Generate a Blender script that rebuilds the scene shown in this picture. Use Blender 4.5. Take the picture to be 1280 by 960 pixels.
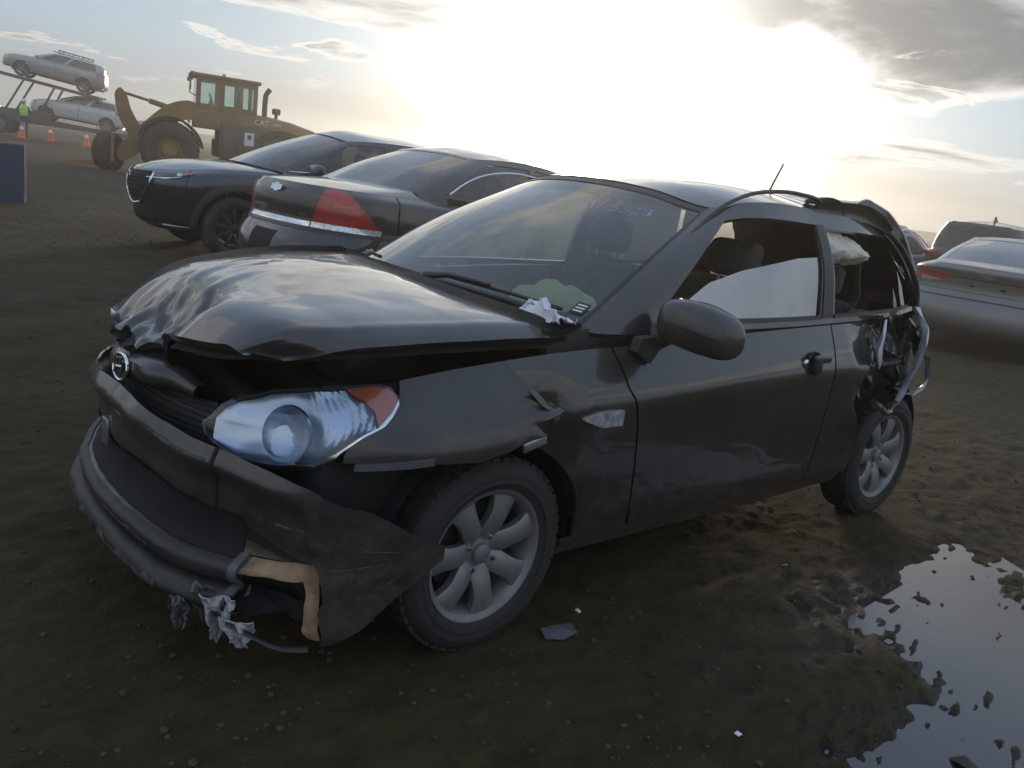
import bpy, bmesh, math, random
import numpy as np
from mathutils import Matrix, Vector

for _o in list(bpy.data.objects):
    bpy.data.objects.remove(_o)
scene = bpy.context.scene
COL = scene.collection
rng = np.random.default_rng(7)
random.seed(7)

# ------------------------------------------------------------------ camera
CAM_POS = (2.7794, 2.4925, 1.3912)
_yaw, _pit, _rol = -2.30972, 0.24201, 0.13393
_d = np.array([math.cos(_yaw) * math.cos(_pit), math.sin(_yaw) * math.cos(_pit), -math.sin(_pit)])
_r = np.cross(_d, [0, 0, 1.0]); _r /= np.linalg.norm(_r)
_u = np.cross(_r, _d)
_r, _u = math.cos(_rol) * _r + math.sin(_rol) * _u, -math.sin(_rol) * _r + math.cos(_rol) * _u
cam_data = bpy.data.cameras.new('camera')
cam_data.sensor_width = 36.0
cam_data.lens = 1049.7 / 1280 * 36.0
cam_data.clip_start = 0.05
cam_data.clip_end = 6000
cam = bpy.data.objects.new('camera', cam_data)
COL.objects.link(cam)
cam.matrix_world = Matrix(((_r[0], _u[0], -_d[0], CAM_POS[0]), (_r[1], _u[1], -_d[1], CAM_POS[1]),
                           (_r[2], _u[2], -_d[2], CAM_POS[2]), (0, 0, 0, 1)))
scene.camera = cam

# ------------------------------------------------------------------ sky and sun
SUN_EL = math.radians(6.6)
SUN_AZ = math.radians(-137.4)
SUN = (math.cos(SUN_EL) * math.cos(SUN_AZ), math.cos(SUN_EL) * math.sin(SUN_AZ), math.sin(SUN_EL))

def build_world():
    w = bpy.data.worlds.new('World')
    scene.world = w
    w.use_nodes = True
    nt = w.node_tree
    nt.nodes.clear()
    N, L = nt.nodes.new, nt.links.new
    def math_(op, a, b=None, clamp=False):
        n = N('ShaderNodeMath'); n.operation = op; n.use_clamp = clamp
        for i, v in enumerate((a, b)):
            if v is None: continue
            if isinstance(v, (int, float)): n.inputs[i].default_value = v
            else: L(v, n.inputs[i])
        return n.outputs[0]
    def ramp(fac, stops):
        n = N('ShaderNodeMapRange'); n.interpolation_type = 'SMOOTHSTEP'
        L(fac, n.inputs[0])
        n.inputs[1].default_value, n.inputs[2].default_value = stops[0], stops[1]
        n.inputs[3].default_value, n.inputs[4].default_value = (stops[2], stops[3]) if len(stops) > 2 else (0, 1)
        return n.outputs[0]
    def mix(fac, a, b, op='MIX'):
        n = N('ShaderNodeMix'); n.data_type = 'RGBA'; n.blend_type = op
        for sock, v in ((n.inputs['Factor'], fac), (n.inputs[6], a), (n.inputs[7], b)):
            if isinstance(v, (int, float)): sock.default_value = v
            elif isinstance(v, tuple): sock.default_value = v + (1.0,)
            else: L(v, sock)
        return n.outputs[2]
    sky = N('ShaderNodeTexSky'); sky.sky_type = 'NISHITA'; sky.sun_disc = False
    sky.sun_elevation = SUN_EL
    sky.sun_rotation = math.pi / 2 - SUN_AZ
    sky.air_density = 1.0; sky.dust_density = 1.6; sky.ozone_density = 1.0
    tc = N('ShaderNodeTexCoord')
    nrm = N('ShaderNodeVectorMath'); nrm.operation = 'NORMALIZE'; L(tc.outputs['Generated'], nrm.inputs[0])
    sep = N('ShaderNodeSeparateXYZ'); L(nrm.outputs[0], sep.inputs[0])
    dz = math_('MAXIMUM', sep.outputs[2], 0.0)
    den = math_('ADD', dz, 0.10)
    cmb = N('ShaderNodeCombineXYZ')
    L(math_('DIVIDE', sep.outputs[0], den), cmb.inputs[0]); L(math_('DIVIDE', sep.outputs[1], den), cmb.inputs[1])
    # angle from the sun -> thin-cloud aureole
    dot = N('ShaderNodeVectorMath'); dot.operation = 'DOT_PRODUCT'
    L(nrm.outputs[0], dot.inputs[0]); dot.inputs[1].default_value = SUN
    ang = math_('ARCCOSINE', math_('MINIMUM', dot.outputs['Value'], 0.99999))
    def glow(deg, amp): return math_('MULTIPLY', math_('EXPONENT', math_('MULTIPLY', ang, -1 / math.radians(deg))), amp)
    g1, g2, g3 = glow(2.6, 22.0), glow(5.2, 3.8), glow(14.0, .16)
    # cloud cover: a broken deck overhead, thinning towards the horizon
    def clouds(scale, detail, rough, dist, loc):
        no = N('ShaderNodeTexNoise'); no.inputs['Scale'].default_value = scale; no.inputs['Detail'].default_value = detail
        no.inputs['Roughness'].default_value = rough; no.inputs['Distortion'].default_value = dist
        mp = N('ShaderNodeMapping'); mp.inputs['Location'].default_value = loc
        L(cmb.outputs[0], mp.inputs[0]); L(mp.outputs[0], no.inputs['Vector'])
        return no.outputs[0]
    no = clouds(.55, 9, .55, .4, CLOUD_LOC)
    lift = math_('ADD', ramp(dz, (.08, .22, -.09, .07)), ramp(dz, (.26, .46, 0.0, -.13)))
    dens = math_('ADD', no, lift)
    cover = ramp(dens, (.48, .53))
    thick = ramp(dens, (.49, .63))
    base = mix(1.0, sky.outputs[0], (.085, .092, .10), 'MULTIPLY')
    clear = mix(ramp(dz, (.02, .55)), (.43, .57, .69), (.44, .58, .82))
    base = mix(.86, base, clear)
    back = ramp(ang, (math.radians(25), math.radians(80)))   # away from the sun the deck is lit, towards it backlit
    cl = mix(thick, (1.0, .98, .93), mix(back, (.20, .198, .195), (.58, .61, .66)))
    sky_c = mix(math_('MULTIPLY', math_('MULTIPLY', cover, ramp(dz, (.01, .05))), .9), base, cl)
    # small fair-weather clouds low in the sky
    n3 = clouds(1.5, 8, .55, .6, (4.4, 9.6, 0))
    low_d = math_('ADD', n3, math_('ADD', ramp(dz, (.03, .07, -.2, 0.0)), ramp(dz, (.16, .24, 0.0, -.2))))
    sky_c = mix(math_('MULTIPLY', ramp(low_d, (.575, .625)), .85), sky_c, mix(ramp(low_d, (.61, .68)), (.95, .92, .85), (.42, .42, .43)))
    # grey bank low over the horizon
    n2 = clouds(.35, 6, .5, .2, (7.3, 2.2, 0))
    bank = math_('MULTIPLY', ramp(dz, (.035, .10, 1.0, 0.0)), ramp(n2, (.40, .60, .30, .70)))
    sky_c = mix(bank, sky_c, (.43, .385, .33))
    through = ramp(thick, (0.0, 1.0, 1.0, .30))
    gsum = math_('MULTIPLY', math_('ADD', math_('ADD', g1, g2), g3), through)
    gl = N('ShaderNodeVectorMath'); gl.operation = 'SCALE'; gl.inputs[0].default_value = (1.0, .965, .89); L(gsum, gl.inputs['Scale'])
    tot = mix(1.0, sky_c, gl.outputs[0], 'ADD')
    bg = N('ShaderNodeBackground'); L(tot, bg.inputs[0]); bg.inputs[1].default_value = SKY_STRENGTH
    out = N('ShaderNodeOutputWorld'); L(bg.outputs[0], out.inputs[0])

CLOUD_LOC = (2.21, 8.8, 0.0)
SKY_STRENGTH = 1.0
build_world()
sun_data = bpy.data.lights.new('sun', 'SUN')
sun_data.energy = 1.5
sun_data.angle = math.radians(10)
sun_data.color = (1.0, 0.80, 0.55)
sun = bpy.data.objects.new('sun', sun_data)
COL.objects.link(sun)
sun.rotation_euler = Vector(SUN).to_track_quat('Z', 'Y').to_euler()

vs = scene.view_settings
vs.view_transform = 'Standard'; vs.look = 'None'; vs.gamma = 1.0; vs.use_curve_mapping = False
vs.exposure = 0.0
scene.render.engine = 'CYCLES'
scene.cycles.max_bounces = 8
scene.cycles.transparent_max_bounces = 16
scene.cycles.use_denoising = True

# ------------------------------------------------------------------ materials
MATS = {}
def material(name, color, rough=0.5, metal=0.0, coat=0.0, spec=0.5, emit=None, noise=None, bump=None, dirt=None, coat_rough=0.04, splash=None):
    """procedural principled material; noise=(scale, amount) varies value, bump=(scale, strength), dirt=(scale, amount, colour)"""
    m = bpy.data.materials.new(name); m.use_nodes = True
    nt = m.node_tree; N, L = nt.nodes.new, nt.links.new
    b = nt.nodes['Principled BSDF']
    b.inputs['Base Color'].default_value = tuple(color) + (1,)
    b.inputs['Roughness'].default_value = rough; b.inputs['Metallic'].default_value = metal
    b.inputs['Coat Weight'].default_value = coat; b.inputs['Coat Roughness'].default_value = coat_rough
    b.inputs['Specular IOR Level'].default_value = spec
    tc = N('ShaderNodeTexCoord')
    col = None
    if noise:
        n = N('ShaderNodeTexNoise'); n.inputs['Scale'].default_value = noise[0]; n.inputs['Detail'].default_value = 6
        L(tc.outputs['Object'], n.inputs['Vector'])
        mr = N('ShaderNodeMapRange'); L(n.outputs[0], mr.inputs[0])
        mr.inputs[1].default_value = 0.25; mr.inputs[2].default_value = 0.75
        mr.inputs[3].default_value = 1 - noise[1]; mr.inputs[4].default_value = 1 + noise[1]
        mx = N('ShaderNodeMix'); mx.data_type = 'RGBA'; mx.blend_type = 'MULTIPLY'; mx.inputs[0].default_value = 1
        mx.inputs[6].default_value = tuple(color) + (1,)
        L(mr.outputs[0], mx.inputs[7]); col = mx.outputs[2]
    if dirt:
        n = N('ShaderNodeTexNoise'); n.inputs['Scale'].default_value = dirt[0]; n.inputs['Detail'].default_value = 10; n.inputs['Roughness'].default_value = 0.65
        L(tc.outputs['Object'], n.inputs['Vector'])
        mr = N('ShaderNodeMapRange'); L(n.outputs[0], mr.inputs[0])
        mr.inputs[1].default_value = 0.38; mr.inputs[2].default_value = 0.72
        mr.inputs[3].default_value = dirt[1] * 0.25; mr.inputs[4].default_value = dirt[1]
        mx = N('ShaderNodeMix'); mx.data_type = 'RGBA'
        L(mr.outputs[0], mx.inputs[0])
        if col is not None: L(col, mx.inputs[6])
        else: mx.inputs[6].default_value = tuple(color) + (1,)
        mx.inputs[7].default_value = tuple(dirt[2]) + (1,)
        col = mx.outputs[2]
        mr2 = N('ShaderNodeMapRange'); L(n.outputs[0], mr2.inputs[0])
        mr2.inputs[1].default_value = 0.35; mr2.inputs[2].default_value = 0.75
        mr2.inputs[3].default_value = rough; mr2.inputs[4].default_value = min(1, rough + 0.35 * min(1, dirt[1] * 2))
        L(mr2.outputs[0], b.inputs['Roughness'])
        if coat:
            mr3 = N('ShaderNodeMapRange'); L(n.outputs[0], mr3.inputs[0])
            mr3.inputs[1].default_value = 0.35; mr3.inputs[2].default_value = 0.75
            mr3.inputs[3].default_value = coat_rough; mr3.inputs[4].default_value = coat_rough + 0.25 * min(1, dirt[1] * 2)
            L(mr3.outputs[0], b.inputs['Coat Roughness'])
    if splash:   # dried mud thrown up along the lower body: (z top, amount, colour)
        sp_ = N('ShaderNodeSeparateXYZ'); L(tc.outputs['Object'], sp_.inputs[0])
        n = N('ShaderNodeTexNoise'); n.inputs['Scale'].default_value = 21; n.inputs['Detail'].default_value = 9; n.inputs['Roughness'].default_value = .7; L(tc.outputs['Object'], n.inputs['Vector'])
        zr_ = N('ShaderNodeMapRange'); L(sp_.outputs[2], zr_.inputs[0]); zr_.inputs[1].default_value = .22; zr_.inputs[2].default_value = splash[0]; zr_.inputs[3].default_value = .30; zr_.inputs[4].default_value = -.02
        ad_ = N('ShaderNodeMath'); ad_.operation = 'ADD'; L(n.outputs[0], ad_.inputs[0]); L(zr_.outputs[0], ad_.inputs[1])
        th = N('ShaderNodeMapRange'); L(ad_.outputs[0], th.inputs[0]); th.inputs[1].default_value = .60; th.inputs[2].default_value = .78; th.inputs[3].default_value = 0; th.inputs[4].default_value = splash[1]
        mx = N('ShaderNodeMix'); mx.data_type = 'RGBA'; L(th.outputs[0], mx.inputs[0])
        if col is not None: L(col, mx.inputs[6])
        else: mx.inputs[6].default_value = tuple(color) + (1,)
        mx.inputs[7].default_value = tuple(splash[2]) + (1,); col = mx.outputs[2]
        cw = N('ShaderNodeMath'); cw.operation = 'SUBTRACT'; cw.use_clamp = True; cw.inputs[0].default_value = coat; L(th.outputs[0], cw.inputs[1]); L(cw.outputs[0], b.inputs['Coat Weight'])
    if col is not None: L(col, b.inputs['Base Color'])
    if bump:
        n = N('ShaderNodeTexNoise'); n.inputs['Scale'].default_value = bump[0]; n.inputs['Detail'].default_value = 8
        L(tc.outputs['Object'], n.inputs['Vector'])
        bp = N('ShaderNodeBump'); bp.inputs['Strength'].default_value = bump[1]; bp.inputs['Distance'].default_value = 0.01
        L(n.outputs[0], bp.inputs['Height']); L(bp.outputs[0], b.inputs['Normal'])
        if coat: L(bp.outputs[0], b.inputs['Coat Normal'])
    if emit:
        b.inputs['Emission Color'].default_value = tuple(emit[0]) + (1,); b.inputs['Emission Strength'].default_value = emit[1]
    MATS[name] = m
    return m

def glass_material(name, tint, dust, dust_col=(0.55, 0.52, 0.46), rough=0.02, ior=1.5, thru=0.55, var=(.35, 1.5)):
    """thin dusty car glass: tinted see-through sheet + fresnel reflection + a film of dust"""
    m = bpy.data.materials.new(name); m.use_nodes = True
    nt = m.node_tree; nt.nodes.clear(); N, L = nt.nodes.new, nt.links.new
    tr = N('ShaderNodeBsdfTransparent'); tr.inputs[0].default_value = tuple(tint) + (1,)
    gl = N('ShaderNodeBsdfGlossy'); gl.inputs['Roughness'].default_value = rough
    fr = N('ShaderNodeFresnel'); fr.inputs[0].default_value = ior
    # two faces reflect
    ad = N('ShaderNodeMath'); ad.operation = 'MULTIPLY'; ad.use_clamp = True; L(fr.outputs[0], ad.inputs[0]); ad.inputs[1].default_value = 1.8
    s1 = N('ShaderNodeMixShader'); L(ad.outputs[0], s1.inputs[0]); L(tr.outputs[0], s1.inputs[1]); L(gl.outputs[0], s1.inputs[2])
    df = N('ShaderNodeBsdfDiffuse'); df.inputs[0].default_value = tuple(dust_col) + (1,)
    tl = N('ShaderNodeBsdfTranslucent'); tl.inputs[0].default_value = tuple(dust_col) + (1,)
    dm = N('ShaderNodeMixShader'); dm.inputs[0].default_value = thru; L(df.outputs[0], dm.inputs[1]); L(tl.outputs[0], dm.inputs[2])
    tc = N('ShaderNodeTexCoord')
    n = N('ShaderNodeTexNoise'); n.inputs['Scale'].default_value = 3.2; n.inputs['Detail'].default_value = 9; n.inputs['Roughness'].default_value = 0.62
    L(tc.outputs['Object'], n.inputs['Vector'])
    mr = N('ShaderNodeMapRange'); L(n.outputs[0], mr.inputs[0]); mr.inputs[1].default_value = 0.3; mr.inputs[2].default_value = 0.75
    mr.inputs[3].default_value = dust * var[0]; mr.inputs[4].default_value = dust * var[1]
    s2 = N('ShaderNodeMixShader'); L(mr.outputs[0], s2.inputs[0]); L(s1.outputs[0], s2.inputs[1]); L(dm.outputs[0], s2.inputs[2])
    o = N('ShaderNodeOutputMaterial'); L(s2.outputs[0], o.inputs[0])
    MATS[name] = m
    return m

DUST = (0.17, 0.135, 0.095)
material('paint_black', (0.018, 0.017, 0.017), 0.32, 0.25, 1.0, dirt=(5.5, 0.15, (0.20, 0.145, 0.095)), coat_rough=0.02, splash=(.62, .42, (.12, .092, .060)))
material('paint_black_dusty', (0.018, 0.018, 0.020), 0.40, 0.2, 0.7, dirt=(7.0, 0.24, DUST), coat_rough=0.07, bump=(30, .05), splash=(.62, .5, (.12, .092, .060)))
material('paint_charcoal', (0.018, 0.019, 0.021), 0.30, 0.4, 1.0, dirt=(1.4, 0.07, DUST), coat_rough=0.05)
material('paint_navy', (0.014, 0.022, 0.045), 0.30, 0.5, 1.0, dirt=(1.4, 0.10, DUST), coat_rough=0.05)
material('paint_grey', (0.165, 0.165, 0.17), 0.38, 0.4, 0.8, dirt=(1.6, 0.30, (0.15, 0.125, 0.095)), coat_rough=0.12)
material('paint_bluegrey', (0.05, 0.075, 0.12), 0.30, 0.4, 1.0, dirt=(1.6, 0.14, DUST), coat_rough=0.06)
material('paint_silver', (0.34, 0.34, 0.35), 0.34, 0.5, 0.8, dirt=(1.6, 0.15, DUST), coat_rough=0.08)
material('paint_white', (0.62, 0.62, 0.60), 0.35, 0.0, 0.8, dirt=(1.6, 0.15, DUST), coat_rough=0.06)
material('primer', (0.10, 0.10, 0.105), 0.5, 0.1, noise=(14, 0.25))
material('bare_steel', (0.45, 0.46, 0.48), 0.33, 0.9, noise=(30, 0.2))
material('black_plastic', (0.018, 0.018, 0.018), 0.48, 0, dirt=(5, 0.16, DUST), bump=(220, 0.12))
material('dull_black', (0.008, 0.008, 0.008), 0.85, 0)
material('trim_black', (0.012, 0.012, 0.013), 0.40, 0, dirt=(6, 0.12, DUST))
material('rubber', (0.018, 0.018, 0.017), 0.75, 0, dirt=(9, 0.22, (0.10, 0.08, 0.058)), bump=(90, 0.2))
material('tyre_mud', (0.030, 0.028, 0.025), 0.85, 0, dirt=(7, 0.6, (0.12, 0.095, 0.068)), bump=(60, 0.4))
material('alloy', (0.25, 0.25, 0.255), 0.42, 0.5, dirt=(9, 0.45, (0.14, 0.115, 0.085)))
material('dark_alloy', (0.05, 0.05, 0.052), 0.5, 0.4, dirt=(12, 0.3, DUST))
material('chrome', (0.78, 0.79, 0.80), 0.10, 1.0, noise=(8, 0.12))
material('lamp_chrome', (0.52, 0.60, 0.71), 0.30, 1.0)
material('amber', (0.62, 0.13, 0.045), 0.28, 0, 1.0)
material('red_lens', (0.36, 0.018, 0.014), 0.22, 0, 1.0, noise=(26, 0.35))
material('clear_lens', (0.60, 0.63, 0.66), 0.16, 0.55, 1.0, noise=(40, 0.5))
material('dark_lens', (0.05, 0.055, 0.06), 0.12, 0.2, 1.0)
material('interior', (0.030, 0.029, 0.028), 0.8, 0, noise=(9, 0.3))
material('seat_fabric', (0.085, 0.083, 0.080), 0.9, 0, noise=(40, 0.3), bump=(160, 0.3))
material('headliner', (0.20, 0.19, 0.17), 0.95, 0, noise=(20, 0.15))
material('airbag', (0.72, 0.66, 0.55), 0.85, 0, noise=(10, 0.12), bump=(18, 0.25))
material('tissue', (0.75, 0.76, 0.80), 0.9, 0, bump=(40, 0.5))
material('tan_plastic', (0.50, 0.32, 0.19), 0.7, 0, dirt=(16, 0.75, (0.06, 0.045, 0.03)))
material('loader_yellow', (0.34, 0.19, 0.030), 0.55, 0.0, 0.1, dirt=(1.3, 0.75, (0.13, 0.095, 0.05)))
material('loader_dirty', (0.30, 0.18, 0.05), 0.6, 0.0, dirt=(1.8, 0.7, (0.11, 0.085, 0.05)))
material('loader_black', (0.030, 0.027, 0.022), 0.6, 0.0, dirt=(2.2, 0.4, DUST))
material('loader_green', (0.060, 0.062, 0.038), 0.6, 0.0, dirt=(2.2, 0.4, DUST))
material('white_print', (0.78, 0.78, 0.76), 0.6)
material('sheet_paper', (0.70, 0.71, 0.74), 0.7, 0, noise=(30, 0.15))
material('barrier_blue', (0.012, 0.026, 0.065), 0.75, 0, dirt=(4, 0.25, (0.10, 0.09, 0.075)), bump=(30, 0.3))
material('cone_orange', (0.70, 0.12, 0.035), 0.6)
material('hi_vis', (0.45, 0.75, 0.06), 0.7)
material('skin', (0.45, 0.28, 0.20), 0.6)
material('denim', (0.05, 0.06, 0.09), 0.85)
material('steel_dark', (0.075, 0.068, 0.060), 0.6, 0.3, dirt=(1.5, 0.4, DUST))
material('emblem_dark', (0.03, 0.03, 0.032), 0.2, 0.3, 1.0)
glass_material('glass_clear', (0.86, 0.92, 0.88), 0.055)
glass_material('glass_dusty', (0.76, 0.82, 0.78), 0.15, (0.60, 0.60, 0.56))
glass_material('glass_grime', (0.70, 0.78, 0.70), 0.42, (0.62, 0.64, 0.52))
glass_material('glass_dust_sheen', (0.66, 0.68, 0.66), 0.86, (0.86, 0.85, 0.82), thru=.2, var=(.82, 1.1))  # dust film made paler to carry the reflected sky in its colour
glass_material('glass_black', (0.05, 0.06, 0.06), 0.03)
material('sheet_metal_sheen', (0.52, 0.54, 0.58), 0.40, 0.15, 0.3, noise=(14, 0.35))  # torn sheet; pale colour stands in for sky caught on glossy paint
material('red_streak', (0.22, 0.06, 0.035), 0.6, 0, noise=(60, 0.6))
glass_material('glass_tint', (0.22, 0.26, 0.25), 0.05)
glass_material('glass_loader', (0.84, 0.93, 0.91), 0.06, (0.55, 0.58, 0.55))
glass_material('lamp_cover', (0.93, 0.96, 0.99), 0.05, (0.6, 0.64, 0.70))

# ------------------------------------------------------------------ object helpers
def tag(o, label, cat, group=None, kind=None):
    if label: o['label'] = label
    if cat: o['category'] = cat
    if group: o['group'] = group
    if kind: o['kind'] = kind
    return o
def empty(name, loc=(0, 0, 0), rz=0.0, parent=None):
    o = bpy.data.objects.new(name, None); COL.objects.link(o)
    o.location = loc; o.rotation_euler = (0, 0, rz); o.empty_display_size = 0.2
    if parent is not None: o.parent = parent
    return o
def mk(name, verts, faces, mat, parent=None, smooth=True, mats=None, midx=None):
    me = bpy.data.meshes.new(name)
    me.from_pydata([tuple(map(float, v)) for v in verts], [], [tuple(int(i) for i in f) for f in faces])
    me.validate(); me.update()
    for mm in (mats or [mat]): me.materials.append(MATS[mm])
    if midx is not None and len(midx) == len(me.polygons): me.polygons.foreach_set('material_index', list(midx))
    if smooth:
        me.polygons.foreach_set('use_smooth', [True] * len(me.polygons))
        try: me.set_sharp_from_angle(angle=math.radians(42))
        except Exception: pass
    o = bpy.data.objects.new(name, me); COL.objects.link(o)
    if parent is not None: o.parent = parent
    return o

class MB:
    """collects shapes that become one mesh"""
    def __init__(s): s.v = []; s.f = []
    def add(s, v, f):
        b = len(s.v); s.v += [tuple(p) for p in v]; s.f += [tuple(i + b for i in q) for q in f]; return s
    def box(s, c, size, rot=None, taper=(1, 1)):
        x, y, z = [k / 2 for k in size]
        v = [(-x, -y, -z), (x, -y, -z), (x, y, -z), (-x, y, -z), (-x * taper[0], -y * taper[1], z), (x * taper[0], -y * taper[1], z), (x * taper[0], y * taper[1], z), (-x * taper[0], y * taper[1], z)]
        if rot is not None: v = [tuple(rot @ Vector(p)) for p in v]
        v = [(p[0] + c[0], p[1] + c[1], p[2] + c[2]) for p in v]
        return s.add(v, [(0, 3, 2, 1), (4, 5, 6, 7), (0, 1, 5, 4), (1, 2, 6, 5), (2, 3, 7, 6), (3, 0, 4, 7)])
    def bbox(s, c, size, bev=0.01, seg=2, rot=None):
        bm = bmesh.new(); bmesh.ops.create_cube(bm, size=1.0)
        for q in bm.verts: q.co = Vector((q.co.x * size[0], q.co.y * size[1], q.co.z * size[2]))
        bmesh.ops.bevel(bm, geom=list(bm.edges), offset=bev, segments=seg, profile=0.5, affect='EDGES')
        bm.verts.index_update()
        v = [(rot @ q.co if rot is not None else q.co) + Vector(c) for q in bm.verts]; f = [[q.index for q in p.verts] for p in bm.faces]
        bm.free(); return s.add([tuple(p) for p in v], f)
    def tube(s, path, r, n=10, cap=True):
        P = [Vector(p) for p in path]; R = r if isinstance(r, (list, tuple)) else [r] * len(P)
        up = Vector((0, 0, 1)); rings = []; prev = None
        for i, p in enumerate(P):
            t = (P[min(i + 1, len(P) - 1)] - P[max(i - 1, 0)]).normalized()
            if prev is None:
                a = t.cross(up)
                if a.length < 1e-3: a = t.cross(Vector((1, 0, 0)))
            else: a = prev - t * prev.dot(t)
            a.normalize(); b = t.cross(a); prev = a
            rings.append([tuple(p + a * (R[i] * math.cos(2 * math.pi * k / n)) + b * (R[i] * math.sin(2 * math.pi * k / n))) for k in range(n)])
        v = [q for g in rings for q in g]; f = []
        for i in range(len(P) - 1):
            for k in range(n):
                f.append((i * n + k, i * n + (k + 1) % n, (i + 1) * n + (k + 1) % n, (i + 1) * n + k))
        if cap: f += [tuple(range(n))[::-1], tuple(range((len(P) - 1) * n, len(P) * n))]
        return s.add(v, f)
    def lathe(s, prof, c=(0, 0, 0), n=40, axis='y', sgn=1.0):
        """prof: (radius, offset along axis)"""
        v = []; m = len(prof)
        for k in range(n):
            a = 2 * math.pi * k / n
            for rr, h in prof:
                q = (rr * math.cos(a), h * sgn, rr * math.sin(a)) if axis == 'y' else ((h * sgn, rr * math.cos(a), rr * math.sin(a)) if axis == 'x' else (rr * math.cos(a), rr * math.sin(a), h * sgn))
                v.append((q[0] + c[0], q[1] + c[1], q[2] + c[2]))
        f = []
        for k in range(n):
            for j in range(m - 1):
                a, b = k * m + j, ((k + 1) % n) * m + j
                f.append((a, b, b + 1, a + 1))
        return s.add(v, f)
    def prism(s, outline, y0, y1, plane='xz'):
        """outline polygon extruded; plane xz -> along y, yz -> along x, xy -> along z"""
        n = len(outline)
        def P(a, b, h): return (a, h, b) if plane == 'xz' else ((h, a, b) if plane == 'yz' else (a, b, h))
        v = [P(a, b, y0) for a, b in outline] + [P(a, b, y1) for a, b in outline]
        f = [tuple(range(n)), tuple(range(2 * n - 1, n - 1, -1))] + [(i, n + i, n + (i + 1) % n, (i + 1) % n) for i in range(n)]
        return s.add(v, f)
    def build(s, name, mat, parent=None, smooth=True): return mk(name, s.v, s.f, mat, parent, smooth)

# ------------------------------------------------------------------ smooth surfaces
def _tang(P):
    """chord-length Catmull-Rom tangents (per unit length) ; P (...,N,3)"""
    dlt = P[..., 1:, :] - P[..., :-1, :]
    h = np.maximum(np.linalg.norm(dlt, axis=-1), 1e-6)
    sl = dlt / h[..., None]
    m = np.empty_like(P)
    hi, lo = h[..., 1:], h[..., :-1]
    m[..., 1:-1, :] = (sl[..., :-1, :] * hi[..., None] + sl[..., 1:, :] * lo[..., None]) / (hi + lo)[..., None]
    m[..., 0, :] = sl[..., 0, :]; m[..., -1, :] = sl[..., -1, :]
    return h, m
def hermite(P, u):
    """P (N,3) with u (n,)  or  P (n,N,3) with u (n,)"""
    P = np.asarray(P, float); u = np.asarray(u, float)
    h, m = _tang(P); n = P.shape[-2]
    i = np.clip(np.floor(u).astype(int), 0, n - 2); f = (u - i)[:, None]
    if P.ndim == 2:
        p0, p1, m0, m1, hh = P[i], P[i + 1], m[i], m[i + 1], h[i][:, None]
    else:
        k = np.arange(len(u)); p0, p1, m0, m1, hh = P[k, i], P[k, i + 1], m[k, i], m[k, i + 1], h[k, i][:, None]
    f2, f3 = f * f, f * f * f
    return p0 * (2 * f3 - 3 * f2 + 1) + m0 * hh * (f3 - 2 * f2 + f) + p1 * (3 * f2 - 2 * f3) + m1 * hh * (f3 - f2)
class Surf:
    def __init__(s, ctrl, mirror=True):
        c = np.array(ctrl, float); s.off = 0
        if mirror:  # ghost stations across the centre line at both ends
            fl = np.array([1, -1, 1.0])
            c = np.concatenate([c[:, 1:2] * fl, c, c[:, -2:-1] * fl], 1); s.off = 1
        s.c = c
    def ev(s, S, T):
        S = np.asarray(S, float).ravel(); T = np.asarray(T, float).ravel()
        Q = np.stack([hermite(k, S + s.off) for k in s.c], 1)
        return hermite(Q, T)
def _fn(x):
    return x if callable(x) else (lambda q: np.full(np.shape(q), float(x)))
def grid(S, s0, s1, t0, t1, ns, nt):
    u, v = np.meshgrid(np.linspace(0, 1, ns), np.linspace(0, 1, nt), indexing='ij')
    s0, s1, t0, t1 = map(_fn, (s0, s1, t0, t1))
    ss = s0(v) * (1 - u) + s1(v) * u
    a, b = t0(ss), t1(ss)
    tt = a * (1 - v) + b * v
    return S.ev(ss, tt).reshape(ns, nt, 3)
def normals(G):
    du = np.gradient(G, axis=0); dv = np.gradient(G, axis=1)
    n = np.cross(dv, du); n /= np.maximum(np.linalg.norm(n, axis=2, keepdims=True), 1e-9)
    return n
def gmesh(G, off=0.0, rim=0.012, flip=False):
    """grid (ns,nt,3) -> verts, faces; outward normal = dv x du; folded edge 'rim' deep"""
    n = normals(G)
    if flip: n = -n
    V = (G + n * off); ns, nt, _ = G.shape
    verts = V.reshape(-1, 3).tolist(); faces = []
    for i in range(ns - 1):
        for j in range(nt - 1):
            q = (i * nt + j, i * nt + j + 1, (i + 1) * nt + j + 1, (i + 1) * nt + j)
            faces.append(q[::-1] if flip else q)
    if rim:
        loop = [(i, 0) for i in range(ns)] + [(ns - 1, j) for j in range(1, nt)] + [(i, nt - 1) for i in range(ns - 2, -1, -1)] + [(0, j) for j in range(nt - 2, 0, -1)]
        b = len(verts); m = len(loop)
        for i, j in loop: verts.append((V[i, j] - n[i, j] * rim).tolist())
        for k in range(m):
            i, j = loop[k]; i2, j2 = loop[(k + 1) % m]
            q = (i * nt + j, i2 * nt + j2, b + (k + 1) % m, b + k)
            faces.append(q[::-1] if flip else q)
    return verts, faces
def mirror_vf(v, f):
    return [(p[0], -p[1], p[2]) for p in v], [tuple(q[::-1]) for q in f]
def join_vf(*vfs):
    V, F = [], []
    for v, f in vfs:
        b = len(V); V += list(v); F += [tuple(i + b for i in q) for q in f]
    return V, F
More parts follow.
